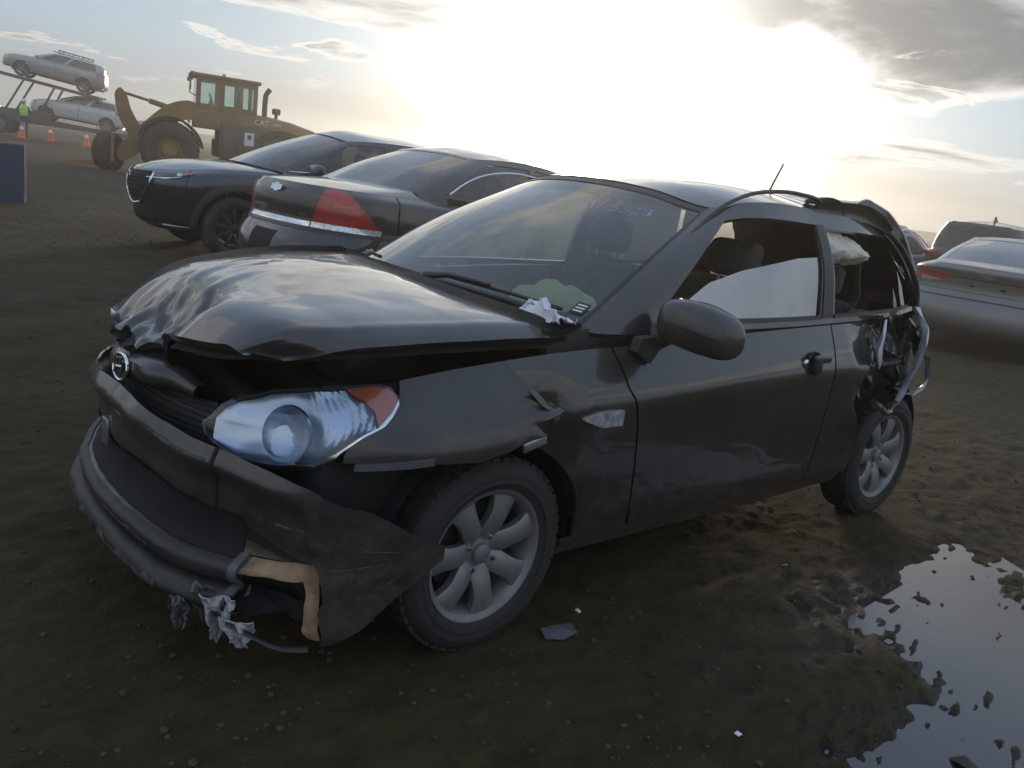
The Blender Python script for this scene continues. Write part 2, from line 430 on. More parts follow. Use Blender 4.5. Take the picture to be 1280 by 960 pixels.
def coons(c0, c1, d0, d1):
    """c0,c1: (nu,3) at v=0,1 ; d0,d1: (nv,3) at u=0,1"""
    nu, nv = len(c0), len(d0)
    u = np.linspace(0, 1, nu)[:, None, None]; v = np.linspace(0, 1, nv)[None, :, None]
    return ((1 - v) * c0[:, None] + v * c1[:, None] + (1 - u) * d0[None] + u * d1[None]
            - ((1 - u) * (1 - v) * c0[0] + u * (1 - v) * c0[-1] + (1 - u) * v * c1[0] + u * v * c1[-1]))
def curve(pts, n): return hermite(np.array(pts, float), np.linspace(0, len(pts) - 1, n))

# value noise
_lat = rng.random((64, 64, 64))
def vnoise(x, y, z=0.0):
    x, y, z = np.broadcast_arrays(np.asarray(x, float), np.asarray(y, float), np.asarray(z, float))
    xi, yi, zi = np.floor(x).astype(int), np.floor(y).astype(int), np.floor(z).astype(int)
    fx, fy, fz = x - xi, y - yi, z - zi
    fx, fy, fz = [q * q * (3 - 2 * q) for q in (fx, fy, fz)]
    r = 0
    for a in (0, 1):
        for b in (0, 1):
            for c in (0, 1):
                w = (fx if a else 1 - fx) * (fy if b else 1 - fy) * (fz if c else 1 - fz)
                r = r + w * _lat[(xi + a) % 64, (yi + b) % 64, (zi + c) % 64]
    return r * 2 - 1
def fbm(x, y, z=0.0, o=4, g=0.5):
    r = 0; a = 1.0; k = 1.0
    for i in range(o):
        r = r + a * vnoise(x * k + 13.7 * i, y * k + 5.1 * i, z * k + 7.3 * i); a *= g; k *= 2.03
    return r
def facet(x, y, seed=0.0):
    """sharp-creased noise: linear over triangles of a square lattice"""
    x = np.asarray(x, float); y = np.asarray(y, float)
    xi, yi = np.floor(x).astype(int), np.floor(y).astype(int); fx, fy = x - xi, y - yi
    k = int(seed * 7) % 64
    A = _lat[xi % 64, yi % 64, k]; B = _lat[(xi + 1) % 64, yi % 64, k]; C_ = _lat[xi % 64, (yi + 1) % 64, k]; D = _lat[(xi + 1) % 64, (yi + 1) % 64, k]
    up_ = fx + fy > 1
    r = np.where(up_, D + (1 - fx) * (C_ - D) + (1 - fy) * (B - D), A + fx * (B - A) + fy * (C_ - A))
    return r * 2 - 1
def sstep(a, b, x):
    q = np.clip((x - a) / (b - a), 0, 1); return q * q * (3 - 2 * q)

# ------------------------------------------------------------------ wheels
def wheel(parent, c, R, rim_r, width, style='seven', side=1, steer=0.0, tyre_mat='rubber', rim_mat='alloy', detail=True, lean=0.0):
    """side=+1: outer face towards +y"""
    w = empty('wheel', c, 0.0, parent)
    w.rotation_euler = (lean, 0, steer)
    h = width / 2
    n = 56 if detail else 28
    t = MB().lathe([(rim_r * 0.97, -h * 0.9), (rim_r + 0.012, -h), (R * 0.90, -h * 1.02), (R * 0.975, -h * 0.86), (R, -h * 0.68), (R * 1.002, 0), (R, h * 0.68), (R * 0.975, h * 0.86),
                    (R * 0.93, h * 0.99), (R * 0.88, h * 1.04), (R * .865, h * 1.055), (R * .85, h * 1.04), (R * .80, h * 1.045), (R * .79, h * 1.06), (R * .775, h * 1.04), (rim_r + 0.028, h * 1.01), (rim_r + 0.012, h * 0.93), (rim_r + 0.004, h * 0.86), (rim_r * 0.97, h * 0.8)], n=n, sgn=side)
    t.build('tyre', tyre_mat, w)
    if detail:   # tread blocks, one joined part
        tb = MB()
        for k in range(46):
            a = 2 * math.pi * k / 46
            for q, yy in enumerate((-0.62, -0.21, 0.21, 0.62)):
                aa = a + 0.06 * (q % 2)
                rot = Matrix.Rotation(-aa, 3, 'Y')
                p = rot @ Vector((R + 0.001, 0, 0))
                tb.box((p.x, yy * h * side, p.z), (0.010, h * 0.36, R * 0.105), rot)
        o = tb.build('tread_blocks', tyre_mat, w, smooth=False); o['kind'] = 'stuff'
    dish = h * 0.86
    MB().lathe([(rim_r * 1.0, -h * 0.8), (rim_r * 0.88, -h * 0.7), (rim_r * 0.86, h * 0.2), (rim_r * 0.90, dish - 0.02), (rim_r * 0.965, dish), (rim_r * 1.02, dish + 0.004), (rim_r * 1.03, dish - 0.01), (rim_r * 1.0, dish - 0.02)], n=n, sgn=side).build('rim', rim_mat, w)
    MB().lathe([(0.001, h * 0.0), (rim_r * 0.72, h * 0.0), (rim_r * 0.72, -0.02), (0.001, -0.02)], n=28, sgn=side).build('brake_disc', 'dark_alloy', w)
    ns = {'seven': 7, 'five': 5, 'ten': 10, 'six': 6}[style]
    me = None
    for k in range(ns):
        a = 2 * math.pi * k / ns + math.radians(97)
        if me is None:
            # spoke along +x from hub to rim: widens outward, raised ridge
            xs = np.linspace(rim_r * 0.16, rim_r * 0.93, 9)
            wd = {'seven': 0.37, 'five': 0.34, 'ten': 0.16, 'six': 0.26}[style] * rim_r
            G = []
            for i, x in enumerate(xs):
                f = i / 8
                hw = wd * (0.44 + 0.10 * f + 0.26 * f ** 2) * (0.86 + 0.14 * math.cos((f - 0.1) * 5))
                yc = dish - 0.012 - 0.030 * (1 - f) ** 2 + 0.010 * math.sin(f * math.pi)
                row = [(x, (yc - 0.030) * side, -hw * 0.9), (x, (yc - 0.004) * side, -hw), (x, (yc + 0.001) * side, -hw * 0.86), (x, (yc + 0.004) * side, 0), (x, (yc + 0.001) * side, hw * 0.86), (x, (yc - 0.004) * side, hw), (x, (yc - 0.030) * side, hw * 0.9)]
                G.append(row)
            G = np.array(G); v = G.reshape(-1, 3).tolist(); f = []
            for i in range(8):
                for j in range(6):
                    q = (i * 7 + j, i * 7 + j + 1, i * 7 + j + 8, i * 7 + j + 7); f.append(q if side < 0 else q[::-1])
            f.append(tuple(56 + j for j in range(7)))
            o = mk('spoke', v, f, rim_mat, w); me = o.data
        else:
            o = bpy.data.objects.new('spoke', me); COL.objects.link(o); o.parent = w
        o.rotation_euler = (0, a, 0)
    MB().lathe([(0.0005, dish - 0.012), (0.022, dish - 0.013), (0.030, dish - 0.018), (0.032, dish - 0.030), (rim_r * 0.34, dish - 0.040), (rim_r * 0.36, dish - 0.06)], n=24, sgn=side).build('hub_cap', rim_mat, w)
    if detail:
        for k in range(4):
            a = 2 * math.pi * k / 4 + 0.5
            x, z = 0.056 * math.cos(a), 0.056 * math.sin(a)
            MB().lathe([(0.0005, dish - 0.018), (0.008, dish - 0.019), (0.010, dish - 0.03), (0.010, dish - 0.05)], (x, 0, z), n=6, sgn=side).build('lug_nut', 'chrome', w)
            MB().lathe([(0.011, dish - 0.036), (0.019, dish - 0.032), (0.021, dish - 0.05)], (x, 0, z), n=16, sgn=side).build('lug_recess', 'dark_alloy', w)
    return w
# ------------------------------------------------------------------ car body surfaces
def wrap_ctrl(levels, xwr, xwf, cr=1.0, cf=1.0, mid=-0.1):
    """levels: (xR, xF, z[5], w[5]) at (rear, rear wheel, middle, front wheel, front) -> control net (K,14,3), left half, rear centre to front centre"""
    C = []
    for xR, xF, z, w in levels:
        st = [(xR, 0.0), (xR + .02 * cr, .45), (xR + .10 * cr, .80), (xR + .30 * cr, .96), (xwr, 1), (xwr * .6 + mid * .4, 1), (mid, 1), (xwf * .52, 1), (xwf - .2, .995),
              (xwf + .15, .975), (xF - .39 * cf, .92), (xF - .20 * cf, .74), (xF - .06 * cf, .42), (xF, 0.0)]
        kx = [xR, xwr, mid, xwf, xF]
        C.append([(x, f * np.interp(x, kx, w), np.interp(x, kx, z)) for x, f in st])
    return np.array(C)
def xs_to_s(ctrl, lvl, x):
    """station index of a given x along the flank (stations 3..10)"""
    return np.interp(x, ctrl[lvl, 3:11, 0], np.arange(3, 11))
def arch_t(S, s, cx, cz, R, tmax=4.5, t0=0.0):
    """lowest t on station s that lies outside the wheel-arch circle"""
    s = np.asarray(s, float); sh = s.shape; q = s.ravel()
    ts = np.linspace(t0, tmax, 90)
    P = S.ev(np.repeat(q, 90), np.tile(ts, len(q))).reshape(len(q), 90, 3)
    dd = np.hypot(P[..., 0] - cx, P[..., 2] - cz) - R
    ins = dd < 0
    out = np.full(len(q), float(t0))
    for i in range(len(q)):
        k = np.nonzero(ins[i])[0]
        if len(k):
            j = k[-1]
            if j + 1 < 90:
                a, b = dd[i, j], dd[i, j + 1]; out[i] = ts[j] + (ts[j + 1] - ts[j]) * (-a) / (b - a)
            else: out[i] = tmax
    return out.reshape(sh)

# the wrecked hatchback
HW = .845
H_LEV = [(-1.78, 1.93, [.24, .22, .22, .22, .22], [.70, .76, .775, .76, .74]),
         (-1.84, 2.00, [.32, .30, .29, .29, .30], [.78, .80, .808, .80, .79]),
         (-1.88, 2.03, [.50, .50, .49, .45, .42], [.82, .835, .833, .832, .82]),
         (-1.88, 2.035, [.68, .69, .69, .62, .52], [.83, .845, .843, .842, .83]),
         (-1.86, 2.03, [.79, .795, .785, .73, .60], [.83, .846, .843, .842, .825]),
         (-1.83, 2.02, [.85, .845, .825, .775, .66], [.81, .832, .832, .828, .80]),
         (-1.76, 1.98, [1.00, .985, .950, .885, .73], [.745, .775, .782, .752, .70])]
H_CTRL = wrap_ctrl(H_LEV, -1.25, 1.25)
HS = Surf(H_CTRL)
HG_BASE = [(-1.70, 0, 1.03), (-1.68, .40, 1.03), (-1.60, .64, 1.02), (-1.30, .735, 1.005), (-.5, .765, .965), (.45, .765, .955), (.86, .70, .945), (1.0, .40, .975), (1.05, 0, .985)]
HG_TOP = [(-1.42, 0, 1.43), (-1.41, .35, 1.42), (-1.34, .52, 1.39), (-1.10, .575, 1.40), (-.5, .60, 1.415), (-.05, .585, 1.405), (.10, .545, 1.37), (.19, .30, 1.41), (.22, 0, 1.425)]
def gh_surf(base, top, bulge=0.03):
    b, t = np.array(base, float), np.array(top, float)
    m = (b + t) / 2
    c = np.array([m[:, 0].mean() - .1, 0, 0]); o = m - c; o[:, 2] = 0; o[:, 0] *= .45
    o /= np.maximum(np.linalg.norm(o, axis=1, keepdims=True), 1e-6)
    m = m + o * bulge; m[:, 2] += bulge * .4
    return Surf(np.stack([b, m, t]))
HG = gh_surf(HG_BASE, HG_TOP)

def text(body, size, parent, mat, M, name='lettering', depth=.002):
    cu = bpy.data.curves.new(name, 'FONT'); cu.body = body; cu.size = size; cu.extrude = depth; cu.align_x = 'CENTER'; cu.align_y = 'CENTER'; cu.resolution_u = 3
    cu.materials.append(MATS[mat])
    tmp = bpy.data.objects.new(name, cu); COL.objects.link(tmp)
    bpy.context.view_layer.update()
    me = bpy.data.meshes.new_from_object(tmp.evaluated_get(bpy.context.evaluated_depsgraph_get()))
    bpy.data.objects.remove(tmp); bpy.data.curves.remove(cu)
    o = bpy.data.objects.new(name, me); COL.objects.link(o); o.parent = parent; o.matrix_local = M
    return o
def frame_at(p, normal, up=(0, 0, 1), off=.006):
    n = Vector(normal).normalized(); x = Vector(up).cross(n).normalized(); y = n.cross(x)
    p = Vector(p) + n * off
    return Matrix(((x.x, y.x, n.x, p.x), (x.y, y.y, n.y, p.y), (x.z, y.z, n.z, p.z), (0, 0, 0, 1)))
def surf_frame(S, s, t, side=1, off=.006):
    g = grid(S, s - .04, s + .04, t - .08, t + .08, 3, 3)
    if s < .05 or s > 12.95: pass
    n = normals(g)[1, 1]; p = g[1, 1]
    if side < 0: n = n * np.array([1, -1, 1]); p = p * np.array([1, -1, 1])
    return frame_at(p, n, off=off)

def interp_fn(xs, ys):
    xs = np.array(xs, float); ys = np.array(ys, float)
    o = np.argsort(xs)
    return lambda q: np.interp(q, xs[o], ys[o])
def spart(name, S, s0, s1, t0, t1, ns, nt, mat, parent, off=0.0, rim=0.012, side='L', deform=None):
    G = grid(S, s0, s1, t0, t1, ns, nt)
    if deform is not None: G = deform(G)
    v, f = gmesh(G, off, rim)
    if side == 'R': v, f = mirror_vf(v, f)
    elif side == 'both': v, f = join_vf((v, f), mirror_vf(v, f))
    return mk(name, v, f, mat, parent)
def ribbon(name, path, widths, wdirs, mat, parent, n=24, m=5, thick=0.003, curl=0.0):
    """curved sheet: centre path, per-point half width and width direction, curled across"""
    P = curve(path, n); Wd = curve([(a, 0, 0) for a in widths], n)[:, 0]; D = curve(wdirs, n)
    D /= np.linalg.norm(D, axis=1, keepdims=True)
    T = np.gradient(P, axis=0); T /= np.linalg.norm(T, axis=1, keepdims=True)
    Nn = np.cross(T, D)
    k = np.linspace(-1, 1, m)
    G = P[:, None] + D[:, None] * (Wd[:, None] * k)[..., None] + Nn[:, None] * (curl * Wd[:, None] * (k ** 2))[..., None]
    a = gmesh(G, thick, 0.0); b = gmesh(G, -thick, 0.0, False)
    v, f = join_vf(a, (b[0], [q[::-1] for q in b[1]]))
    return mk(name, v, f, mat, parent)

def build_hero():
    R = empty('wrecked_hatchback')
    tag(R, 'wrecked black two-door hatchback with smashed nose and torn rear quarter, nearest of all cars', 'car')
    sx = lambda x: xs_to_s(H_CTRL, 3, x)
    archF = lambda s: arch_t(HS, s, 1.25, .31, .345)
    archR = lambda s: arch_t(HS, s, -1.25, .31, .345)
    # ---- sides
    dfront = lambda v: np.interp(v, [0, 1], [sx(.625) , sx(.80)])
    door = spart('door', HS, sx(-.505), lambda v: dfront(v) - .012, .92, 6.0, 44, 40, 'paint_black', R)
    for (a_, b_, c_, w_) in ((-.22, .30, 4.33, .05), (-.05, .12, 4.22, .025), (.20, .42, 4.12, .02), (-.42, -.2, 4.45, .02)):
        spart('paint_streak', HS, sx(a_), sx(b_), lambda s, c_=c_, w_=w_: c_ + w_ * vnoise(s * 22, c_, 1.0), lambda s, c_=c_, w_=w_: c_ + w_ * (1 + .6 * vnoise(s * 30, c_, 5.0)), 40, 3, 'red_streak', door, off=.0012, rim=0)  # thin uneven reddish streaks laid along the door
    spart('rocker_panel', HS, sx(-.86), sx(.93), 0.0, .86, 40, 8, 'paint_black_dusty', R)
    # rear part of the front fender: from the door to the torn edge
    jag_t = [0.0, 2.0, 3.2, 3.7, 3.9, 4.05, 4.6, 5.5, 6.0]
    jag_s = [8.25, 8.2, 8.3, 8.40, 8.22, 8.10, 8.20, 8.42, 8.5]
    jag = interp_fn(jag_t, jag_s)
    def low_f(s): return np.maximum(.92, archF(s))
    def dent_rear(G):
        x, z = G[..., 0], G[..., 2]
        w = sstep(.95, 1.12, x) * sstep(.9, .72, z)
        G = G.copy(); G[..., 1] -= .045 * w + .006 * w * fbm(x * 14, z * 14)
        return G
    fr = spart('front_fender', HS, lambda v: dfront(v) + .012, 8.62, low_f, 6.0, 40, 40, 'paint_black', R, deform=dent_rear)
    # front part of the fender, flared outwards, with the torn edge
    top_f = interp_fn([8, 9.74, 9.77, 9.86, 10.16, 10.27, 10.36], [6, 6, 5.5, 5.2, 4.62, 4.3, 3.8])
    bot_f = interp_fn([8.0, 8.84, 9.47, 10.2, 10.4], [3.9, 3.26, 3.5, 3.68, 3.7])
    def flare(G):
        x, y, z = G[..., 0], G[..., 1], G[..., 2]
        G = G.copy()
        w = sstep(.86, .64, z) * sstep(1.70, 1.45, x)
        G[..., 1] += .040 * w
        e = sstep(1.25, 1.10, x)
        G[..., 1] += .018 * e * np.abs(np.sin(z * 70)) + .012 * e
        G[..., 1] += .004 * fbm(x * 9, z * 9) * w
        return G
    ff = spart('front_fender', HS, lambda v: jag(np.interp(v, [0, 1], [3.3, 6.0])), 10.34, lambda s: np.minimum(np.maximum(bot_f(s), archF(s)), top_f(s) - .05), top_f, 74, 36, 'paint_black_dusty', R, off=.003, deform=flare, rim=.02)
    ff['label'] = 'torn front half of the fender, flared out'
    spart('fender_bracket', HS, 9.45, 10.22, 3.48, 3.66, 16, 4, 'primer', R, off=.012, deform=flare, rim=.02)
    MB().bbox((1.375, .845, .647), (.055, .02, .030), .004).build('clip', 'primer', R)
    MB().bbox((1.16, .845, .655), (.09, .012, .030), .004, rot=Matrix.Rotation(.25, 3, 'Y')).build('torn_liner', 'bare_steel', R)
    ribbon('torn_edge', [(1.19, .835, .815), (1.14, .858, .775), (1.085, .862, .735), (1.12, .86, .705)], [.012, .02, .022, .010], [(1, .3, .2), (1, .4, .1), (1, .5, 0), (1, .5, -.3)], 'paint_black', R, curl=.7)
    # side marker
    mk('side_marker', *gmesh(grid(HS, 7.37, 7.80, lambda s: np.interp(s, [7.37, 7.6, 7.8], [3.32, 3.36, 3.66]), lambda s: np.interp(s, [7.37, 7.6, 7.8], [3.78, 3.82, 3.72]), 14, 6), .012, .02), 'clear_lens', R)
    # quarter panel with the torn edge
    tear = interp_fn([.9, 1.6, 2.4, 2.65, 3.3, 4.16, 5.0, 5.58, 6.0], [4.93, 4.93, 5.05, 5.10, 5.02, 4.95, 4.92, 4.93, 4.62])
    def q_def(G):
        x, z = G[..., 0], G[..., 2]; G = G.copy()
        w = sstep(-.62, -.85, x)
        G[..., 1] += .03 * w * (z > .0) * sstep(.7, .55, z) + .006 * w * fbm(x * 12, z * 12)
        G[..., 1] -= .02 * w * sstep(.72, .9, z)
        return G
    spart('quarter_panel', HS, lambda v: tear(np.interp(v, [0, 1], [.92, 6.0])), sx(-.515), lambda s: np.maximum(.92, archR(s)), 6.0, 30, 44, 'paint_black', R, deform=q_def)
    # curled sheet metal at the tear
    ribbon('torn_sheet', [(-.955, .80, .985), (-.90, .835, .93), (-.845, .862, .87), (-.86, .865, .80), (-.875, .855, .775)], [.008, .036, .045, .026, .004], [(1, .15, 0), (1, .5, 0), (1, .6, 0), (1, .5, 0), (1, .4, 0)], 'sheet_metal_sheen', R, curl=.5)
    def torn(path, widths, mat, seed, wd=(1, .45, .05), amp=.016, n=30, m=9):
        P = curve(path, n); Wd = np.interp(np.linspace(0, len(widths) - 1, n), range(len(widths)), widths); D = np.array(wd) / np.linalg.norm(wd)
        k = np.linspace(-1, 1, m); u_ = np.linspace(0, 1, n)
        jag_ = 1 + .35 * facet(u_ * 11 + seed, np.zeros(n) + seed, seed)
        G = P[:, None] + D * (Wd * jag_)[:, None, None] * k[None, :, None]
        U, K = np.meshgrid(u_, k, indexing='ij')
        G[..., 1] += amp * facet(U * 7 + seed, K * 1.6 + 4, seed) + .35 * Wd[:, None] * K ** 2
        G[..., 0] += .5 * amp * facet(U * 9 + seed, K * 2 + 9, seed + 1)
        a_ = gmesh(G, .0015, 0); b_ = gmesh(G, -.0015, 0)
        mk('torn_sheet', *join_vf(a_, (b_[0], [q[::-1] for q in b_[1]])), mat, R)
    torn([(-1.25, .79, 1.04), (-1.235, .84, .96), (-1.20, .875, .87), (-1.14, .88, .75), (-1.08, .88, .64), (-1.04, .87, .575)], [.03, .075, .060, .045, .040, .012], 'sheet_metal_sheen', 1.0)
    torn([(-1.15, .80, .98), (-1.13, .83, .88), (-1.12, .84, .78)], [.02, .06, .02], 'paint_black', 3.0)
    torn([(-.88, .850, .655), (-.96, .875, .615), (-1.05, .875, .595)], [.055, .050, .030], 'paint_black', 5.0, wd=(.35, .25, 1))
    torn([(-1.28, .83, .83), (-1.35, .855, .79), (-1.37, .865, .71), (-1.29, .865, .645), (-1.22, .86, .635)], [.02, .035, .034, .030, .006], 'sheet_metal_sheen', 7.0, wd=(.7, .5, .5))
    torn([(-.97, .80, .79), (-1.07, .83, .80), (-1.17, .84, .84)], [.014, .026, .012], 'primer', 9.0, wd=(0, .4, 1))
    torn([(-1.30, .72, 1.0), (-1.36, .76, .90), (-1.40, .78, .78)], [.04, .06, .03], 'paint_black', 11.0)
    # inner structure behind the tear
    def inner(G):
        x, z = G[..., 0], G[..., 2]; G = G.copy()
        G[..., 1] -= .10 + .03 * fbm(x * 6, z * 6, 2.0)
        G[..., 0] += .03 * fbm(x * 5, z * 5, 5.0) * sstep(-1.3, -1.6, x) + .20 * sstep(-1.45, -1.8, x)
        return G
    spart('inner_quarter', HS, 1.6, 5.3, lambda s: np.maximum(2.2, archR(s)), 6.0, 44, 24, 'dull_black', R, deform=inner)
    A, B = np.meshgrid(np.linspace(0, 1, 40), np.linspace(0, 1, 40), indexing='ij')
    fc = facet(A * 4.3, B * 5.1, 1.0) + .5 * facet(A * 9 + 3, B * 10, 2.0)
    X = -.90 - .42 * A + .03 * fc; Z = .62 + .40 * B - .05 * A + .015 * facet(A * 6, B * 6, 5.0); Y = .755 + .055 * fc - .02 * A
    v, f = gmesh(np.stack([X, Y, Z], -1), 0, .004); mk('crushed_panel', v, [q[::-1] for q in f], 'paint_black', R)
    X = -1.24 - .26 * A + .02 * fc; Z = .55 + .16 * B + .02 * fc; Y = .80 + .05 * fc - .10 * A
    v, f = gmesh(np.stack([X, Y, Z], -1), 0, .004); mk('crushed_panel', v, [q[::-1] for q in f], 'primer', R)
    # ---- far side (kept whole)
    spart('door', HS, sx(-.505), lambda v: dfront(v) - .012, .92, 6.0, 24, 20, 'paint_black', R, side='R')
    spart('rocker_panel', HS, sx(-.86), sx(.93), 0.0, .86, 24, 6, 'paint_black_dusty', R, side='R')
    spart('front_fender', HS, lambda v: dfront(v) + .012, 10.2, lambda s: np.maximum(np.interp(s, [9.3, 9.8], [.92, 3.5]), archF(s)), 6.0, 60, 24, 'paint_black', R, side='R')
    spart('quarter_panel', HS, 2.3, sx(-.515), lambda s: np.maximum(.92, archR(s)), 6.0, 40, 24, 'paint_black', R, side='R')
    # ---- cabin
    belt = lambda s: np.zeros_like(s) + .0
    fr_parts = []
    win_lo = .10
    frame = []
    def cell(s0, s1, t0, t1, ns=10, nt=8, rim=.0, side='L'):
        v, f = gmesh(grid(HG, s0, s1, t0, t1, ns, nt), 0, .018)
        return mirror_vf(v, f) if side == 'R' else (v, f)
    for sd in 'LR':
        frame += [cell(5.44, 6.10, 0, 2, 16, 16, side=sd), cell(3.92, 4.06, 0, 2, 6, 14, side=sd), cell(4.06, 5.44, 1.72, 2.0, 24, 5, side=sd), cell(4.06, 5.44, 0, .09, 24, 4, side=sd),
                  cell(5.24, 5.44, .09, .45, 5, 5, side=sd), cell(2.75, 3.92, 1.66, 2.0, 20, 5, side=sd), cell(2.75, 3.92, 0, .10, 20, 4, side=sd)]
    frame.append(cell(2.2, 2.75, 0, 2, 10, 14, side='R'))
    nh = 7
    mk('cabin_frame', *join_vf(*frame[:nh]), 'paint_black', R); mk('cabin_frame', *join_vf(*frame[nh:]), 'paint_black', R)
    spart('window_trim', HG, 4.06, 5.3, .085, .155, 30, 3, 'trim_black', R, off=.006, rim=.02)
    spart('window_trim', HG, 3.0, 3.93, .09, .155, 20, 3, 'trim_black', R, off=.006, rim=.02)
    spart('pillar_trim', HG, 3.945, 4.045, .10, 1.72, 4, 14, 'trim_black', R, off=.004, rim=.01)
    # side glass: driver's window lowered by a third
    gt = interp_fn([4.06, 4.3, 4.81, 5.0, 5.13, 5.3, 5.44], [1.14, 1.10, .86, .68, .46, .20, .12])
    gl = spart('door_window', HG, 4.075, 5.40, .10, gt, 30, 14, 'glass_dust_sheen', R, off=-.012, rim=.004)
    gl['label'] = 'dusty driver window with the sky reflection painted pale, rolled down by a third'
    spart('door_window', HG, 4.07, 5.43, .10, 1.72, 26, 12, 'glass_grime', R, off=-.012, rim=0, side='R')
    spart('quarter_window', HG, 2.9, 3.92, .10, 1.66, 20, 12, 'glass_clear', R, off=-.012, rim=0, side='R')
    # broken glass slivers left in the quarter window
    for (a, b, c, e) in ((3.0, 3.08, .10, .9), (3.16, 3.21, .12, .55), (2.97, 3.02, 1.0, 1.4)):
        spart('glass_shard', HG, a, b, c, lambda s, a=a, b=b, e=e: np.interp(s, [a, (a + b) / 2, b], [e * .6, e, e * .5]), 5, 6, 'glass_dusty', R, off=-.01, rim=.003)
    ws = spart('windshield', HG, 6.10, 8.0, .04, 1.97, 44, 26, 'glass_dusty', R, off=-.004, rim=0, side='both')
    # windshield border band (printed)
    for (a, b, c, e) in ((6.10, 6.16, .03, 1.97), (6.10, 8, 1.90, 1.98), (6.10, 8, .03, .10)):
        for sd in ('LR' if b < 7 else ('both',)): spart('windshield_border', HG, a, b, c, e, 24, 14 if e - c > 1 else 4, 'trim_black', ws, off=-.0015, rim=0, side=sd)
    # inspection sticker and the bluish marker writing on the glass
    spart('sticker', HG, 6.20, 6.34, .17, .30, 4, 4, 'trim_black', ws, off=.0015, rim=0)
    for k in range(3):
        spart('sticker_line', HG, 6.22, 6.32, .19 + .035 * k, .205 + .035 * k, 4, 3, 'white_print', ws, off=.003, rim=0)
    material('marker_ink', (0.40, 0.38, 0.58), 0.6)
    p_ = HG.ev([7.12, 7.02, 7.12], [1.58, 1.58, 1.66]); nn_ = np.cross(p_[1] - p_[0], p_[2] - p_[0]); nn_ = nn_ * np.sign(nn_[0])
    text('11//5528', .085, ws, 'marker_ink', frame_at(p_[0], nn_, off=-.010), name='marker_writing', depth=.0005)
    # ---- roof
    n = 40
    side_e = HG.ev(np.linspace(2.75, 6.05, n), np.full(n, 2.0))
    fr_e = HG.ev(np.linspace(6.05, 8, 18), np.full(18, 2.0))
    cen = curve([(-1.27, 0, 1.462), (-.9, 0, 1.475), (-.4, 0, 1.478), (-.02, 0, 1.455), tuple(HG_TOP[8])], n)
    rr_e = np.linspace(side_e[0], cen[0], 18); rr_e[:, 2] += .03 * np.sin(np.linspace(0, math.pi, 18)) ** .7
    G = coons(side_e, cen, rr_e, fr_e)
    def roof_def(G, sgn):
        x, y = G[..., 0], G[..., 1] * sgn; G = G.copy()
        w = sstep(-.35, -1.1, x) * sstep(.05, .45, y)
        G[..., 2] += w * (.022 * np.sin(x * 26 + y * 9) + .018 * fbm(x * 7, y * 7)) - .02 * w
        return G
    v, f = join_vf(gmesh(roof_def(G, 1), 0, .02), mirror_vf(*gmesh(roof_def(G, -1), 0, .02)))
    roof = mk('roof', v, f, 'paint_black', R)
    # headliner
    G2 = G.copy(); G2[..., 2] -= .035
    v, f = join_vf(gmesh(G2, 0, 0), mirror_vf(*gmesh(G2, 0, 0)))
    mk('headliner', v, [q[::-1] for q in f], 'headliner', R)
    # popped drip moulding
    MB().tube(curve([(.30, .60, 1.262), (.17, .575, 1.335), (.06, .565, 1.392), (-.06, .56, 1.432), (-.27, .555, 1.464), (-.45, .555, 1.468), (-.60, .56, 1.452), (-.66, .56, 1.425)], 30), .0085, 8).build('roof_moulding', 'trim_black', R)
    MB().tube(curve([(-.66, .575, 1.42), (-.90, .585, 1.41), (-1.08, .60, 1.385), (-1.22, .63, 1.33), (-1.36, .665, 1.22), (-1.45, .69, 1.10), (-1.47, .70, .98)], 28), .014, 8).build('rear_pillar_seal', 'trim_black', R)
    # folded roof edge over the rear side window
    ribbon('bent_roof_rail', [(-.50, .60, 1.425), (-.70, .605, 1.435), (-.88, .60, 1.432), (-1.06, .61, 1.405), (-1.16, .625, 1.365)], [.02, .03, .035, .03, .015], [(0, .35, 1), (0, .5, 1), (0, .4, 1), (0, .5, .9), (0, .5, .9)], 'paint_black_dusty', R, curl=.4, thick=.005)
    ribbon('bent_roof_rail', [(-.58, .52, 1.455), (-.74, .50, 1.468), (-.90, .50, 1.455)], [.03, .04, .02], [(.3, 1, .3), (.2, 1, .4), (.3, 1, .3)], 'primer', R, curl=.3, thick=.004)
    MB().bbox((-.735, .592, 1.43), (.035, .03, .05), .006).build('rail_end', 'dull_black', R)
    # antenna
    MB().tube([(-1.07, 0, 1.47), (-1.10, 0, 1.53), (-1.155, 0, 1.625)], [.006, .005, .0045], 8).build('antenna', 'trim_black', R)
    MB().lathe([(.001, .025), (.016, .02), (.024, 0)], (-1.07, 0, 1.462), 16, 'z').build('antenna_base', 'trim_black', R)
    # ---- crumpled tailgate
    outer = [(-.93, .44, 1.43), (-1.10, .44, 1.470), (-1.25, .45, 1.488), (-1.36, .50, 1.455), (-1.46, .56, 1.35), (-1.55, .61, 1.20), (-1.62, .63, 1.05), (-1.64, .62, .93)]
    innr = [(-.93, .55, 1.40), (-1.03, .585, 1.385), (-1.13, .60, 1.36), (-1.22, .625, 1.31), (-1.32, .655, 1.225), (-1.41, .68, 1.12), (-1.46, .69, 1.02), (-1.48, .69, .93)]
    ql = np.linspace(0, 7, 36)
    a = .55 * np.stack([np.interp(ql, range(8), np.array(outer)[:, k_]) for k_ in range(3)], 1) + .45 * curve(outer, 36); b = curve(innr, 36)
    k = np.linspace(0, 1, 8)[None, :, None]
    G = a[:, None] * (1 - k) + b[:, None] * k
    G[..., 1] -= .05 * np.sin(k[..., 0] * math.pi)
    G += .022 * facet(G[..., 0] * 11, G[..., 2] * 11, 2.0)[..., None] * np.sin(k * math.pi) * np.array([.6, 1, .4])
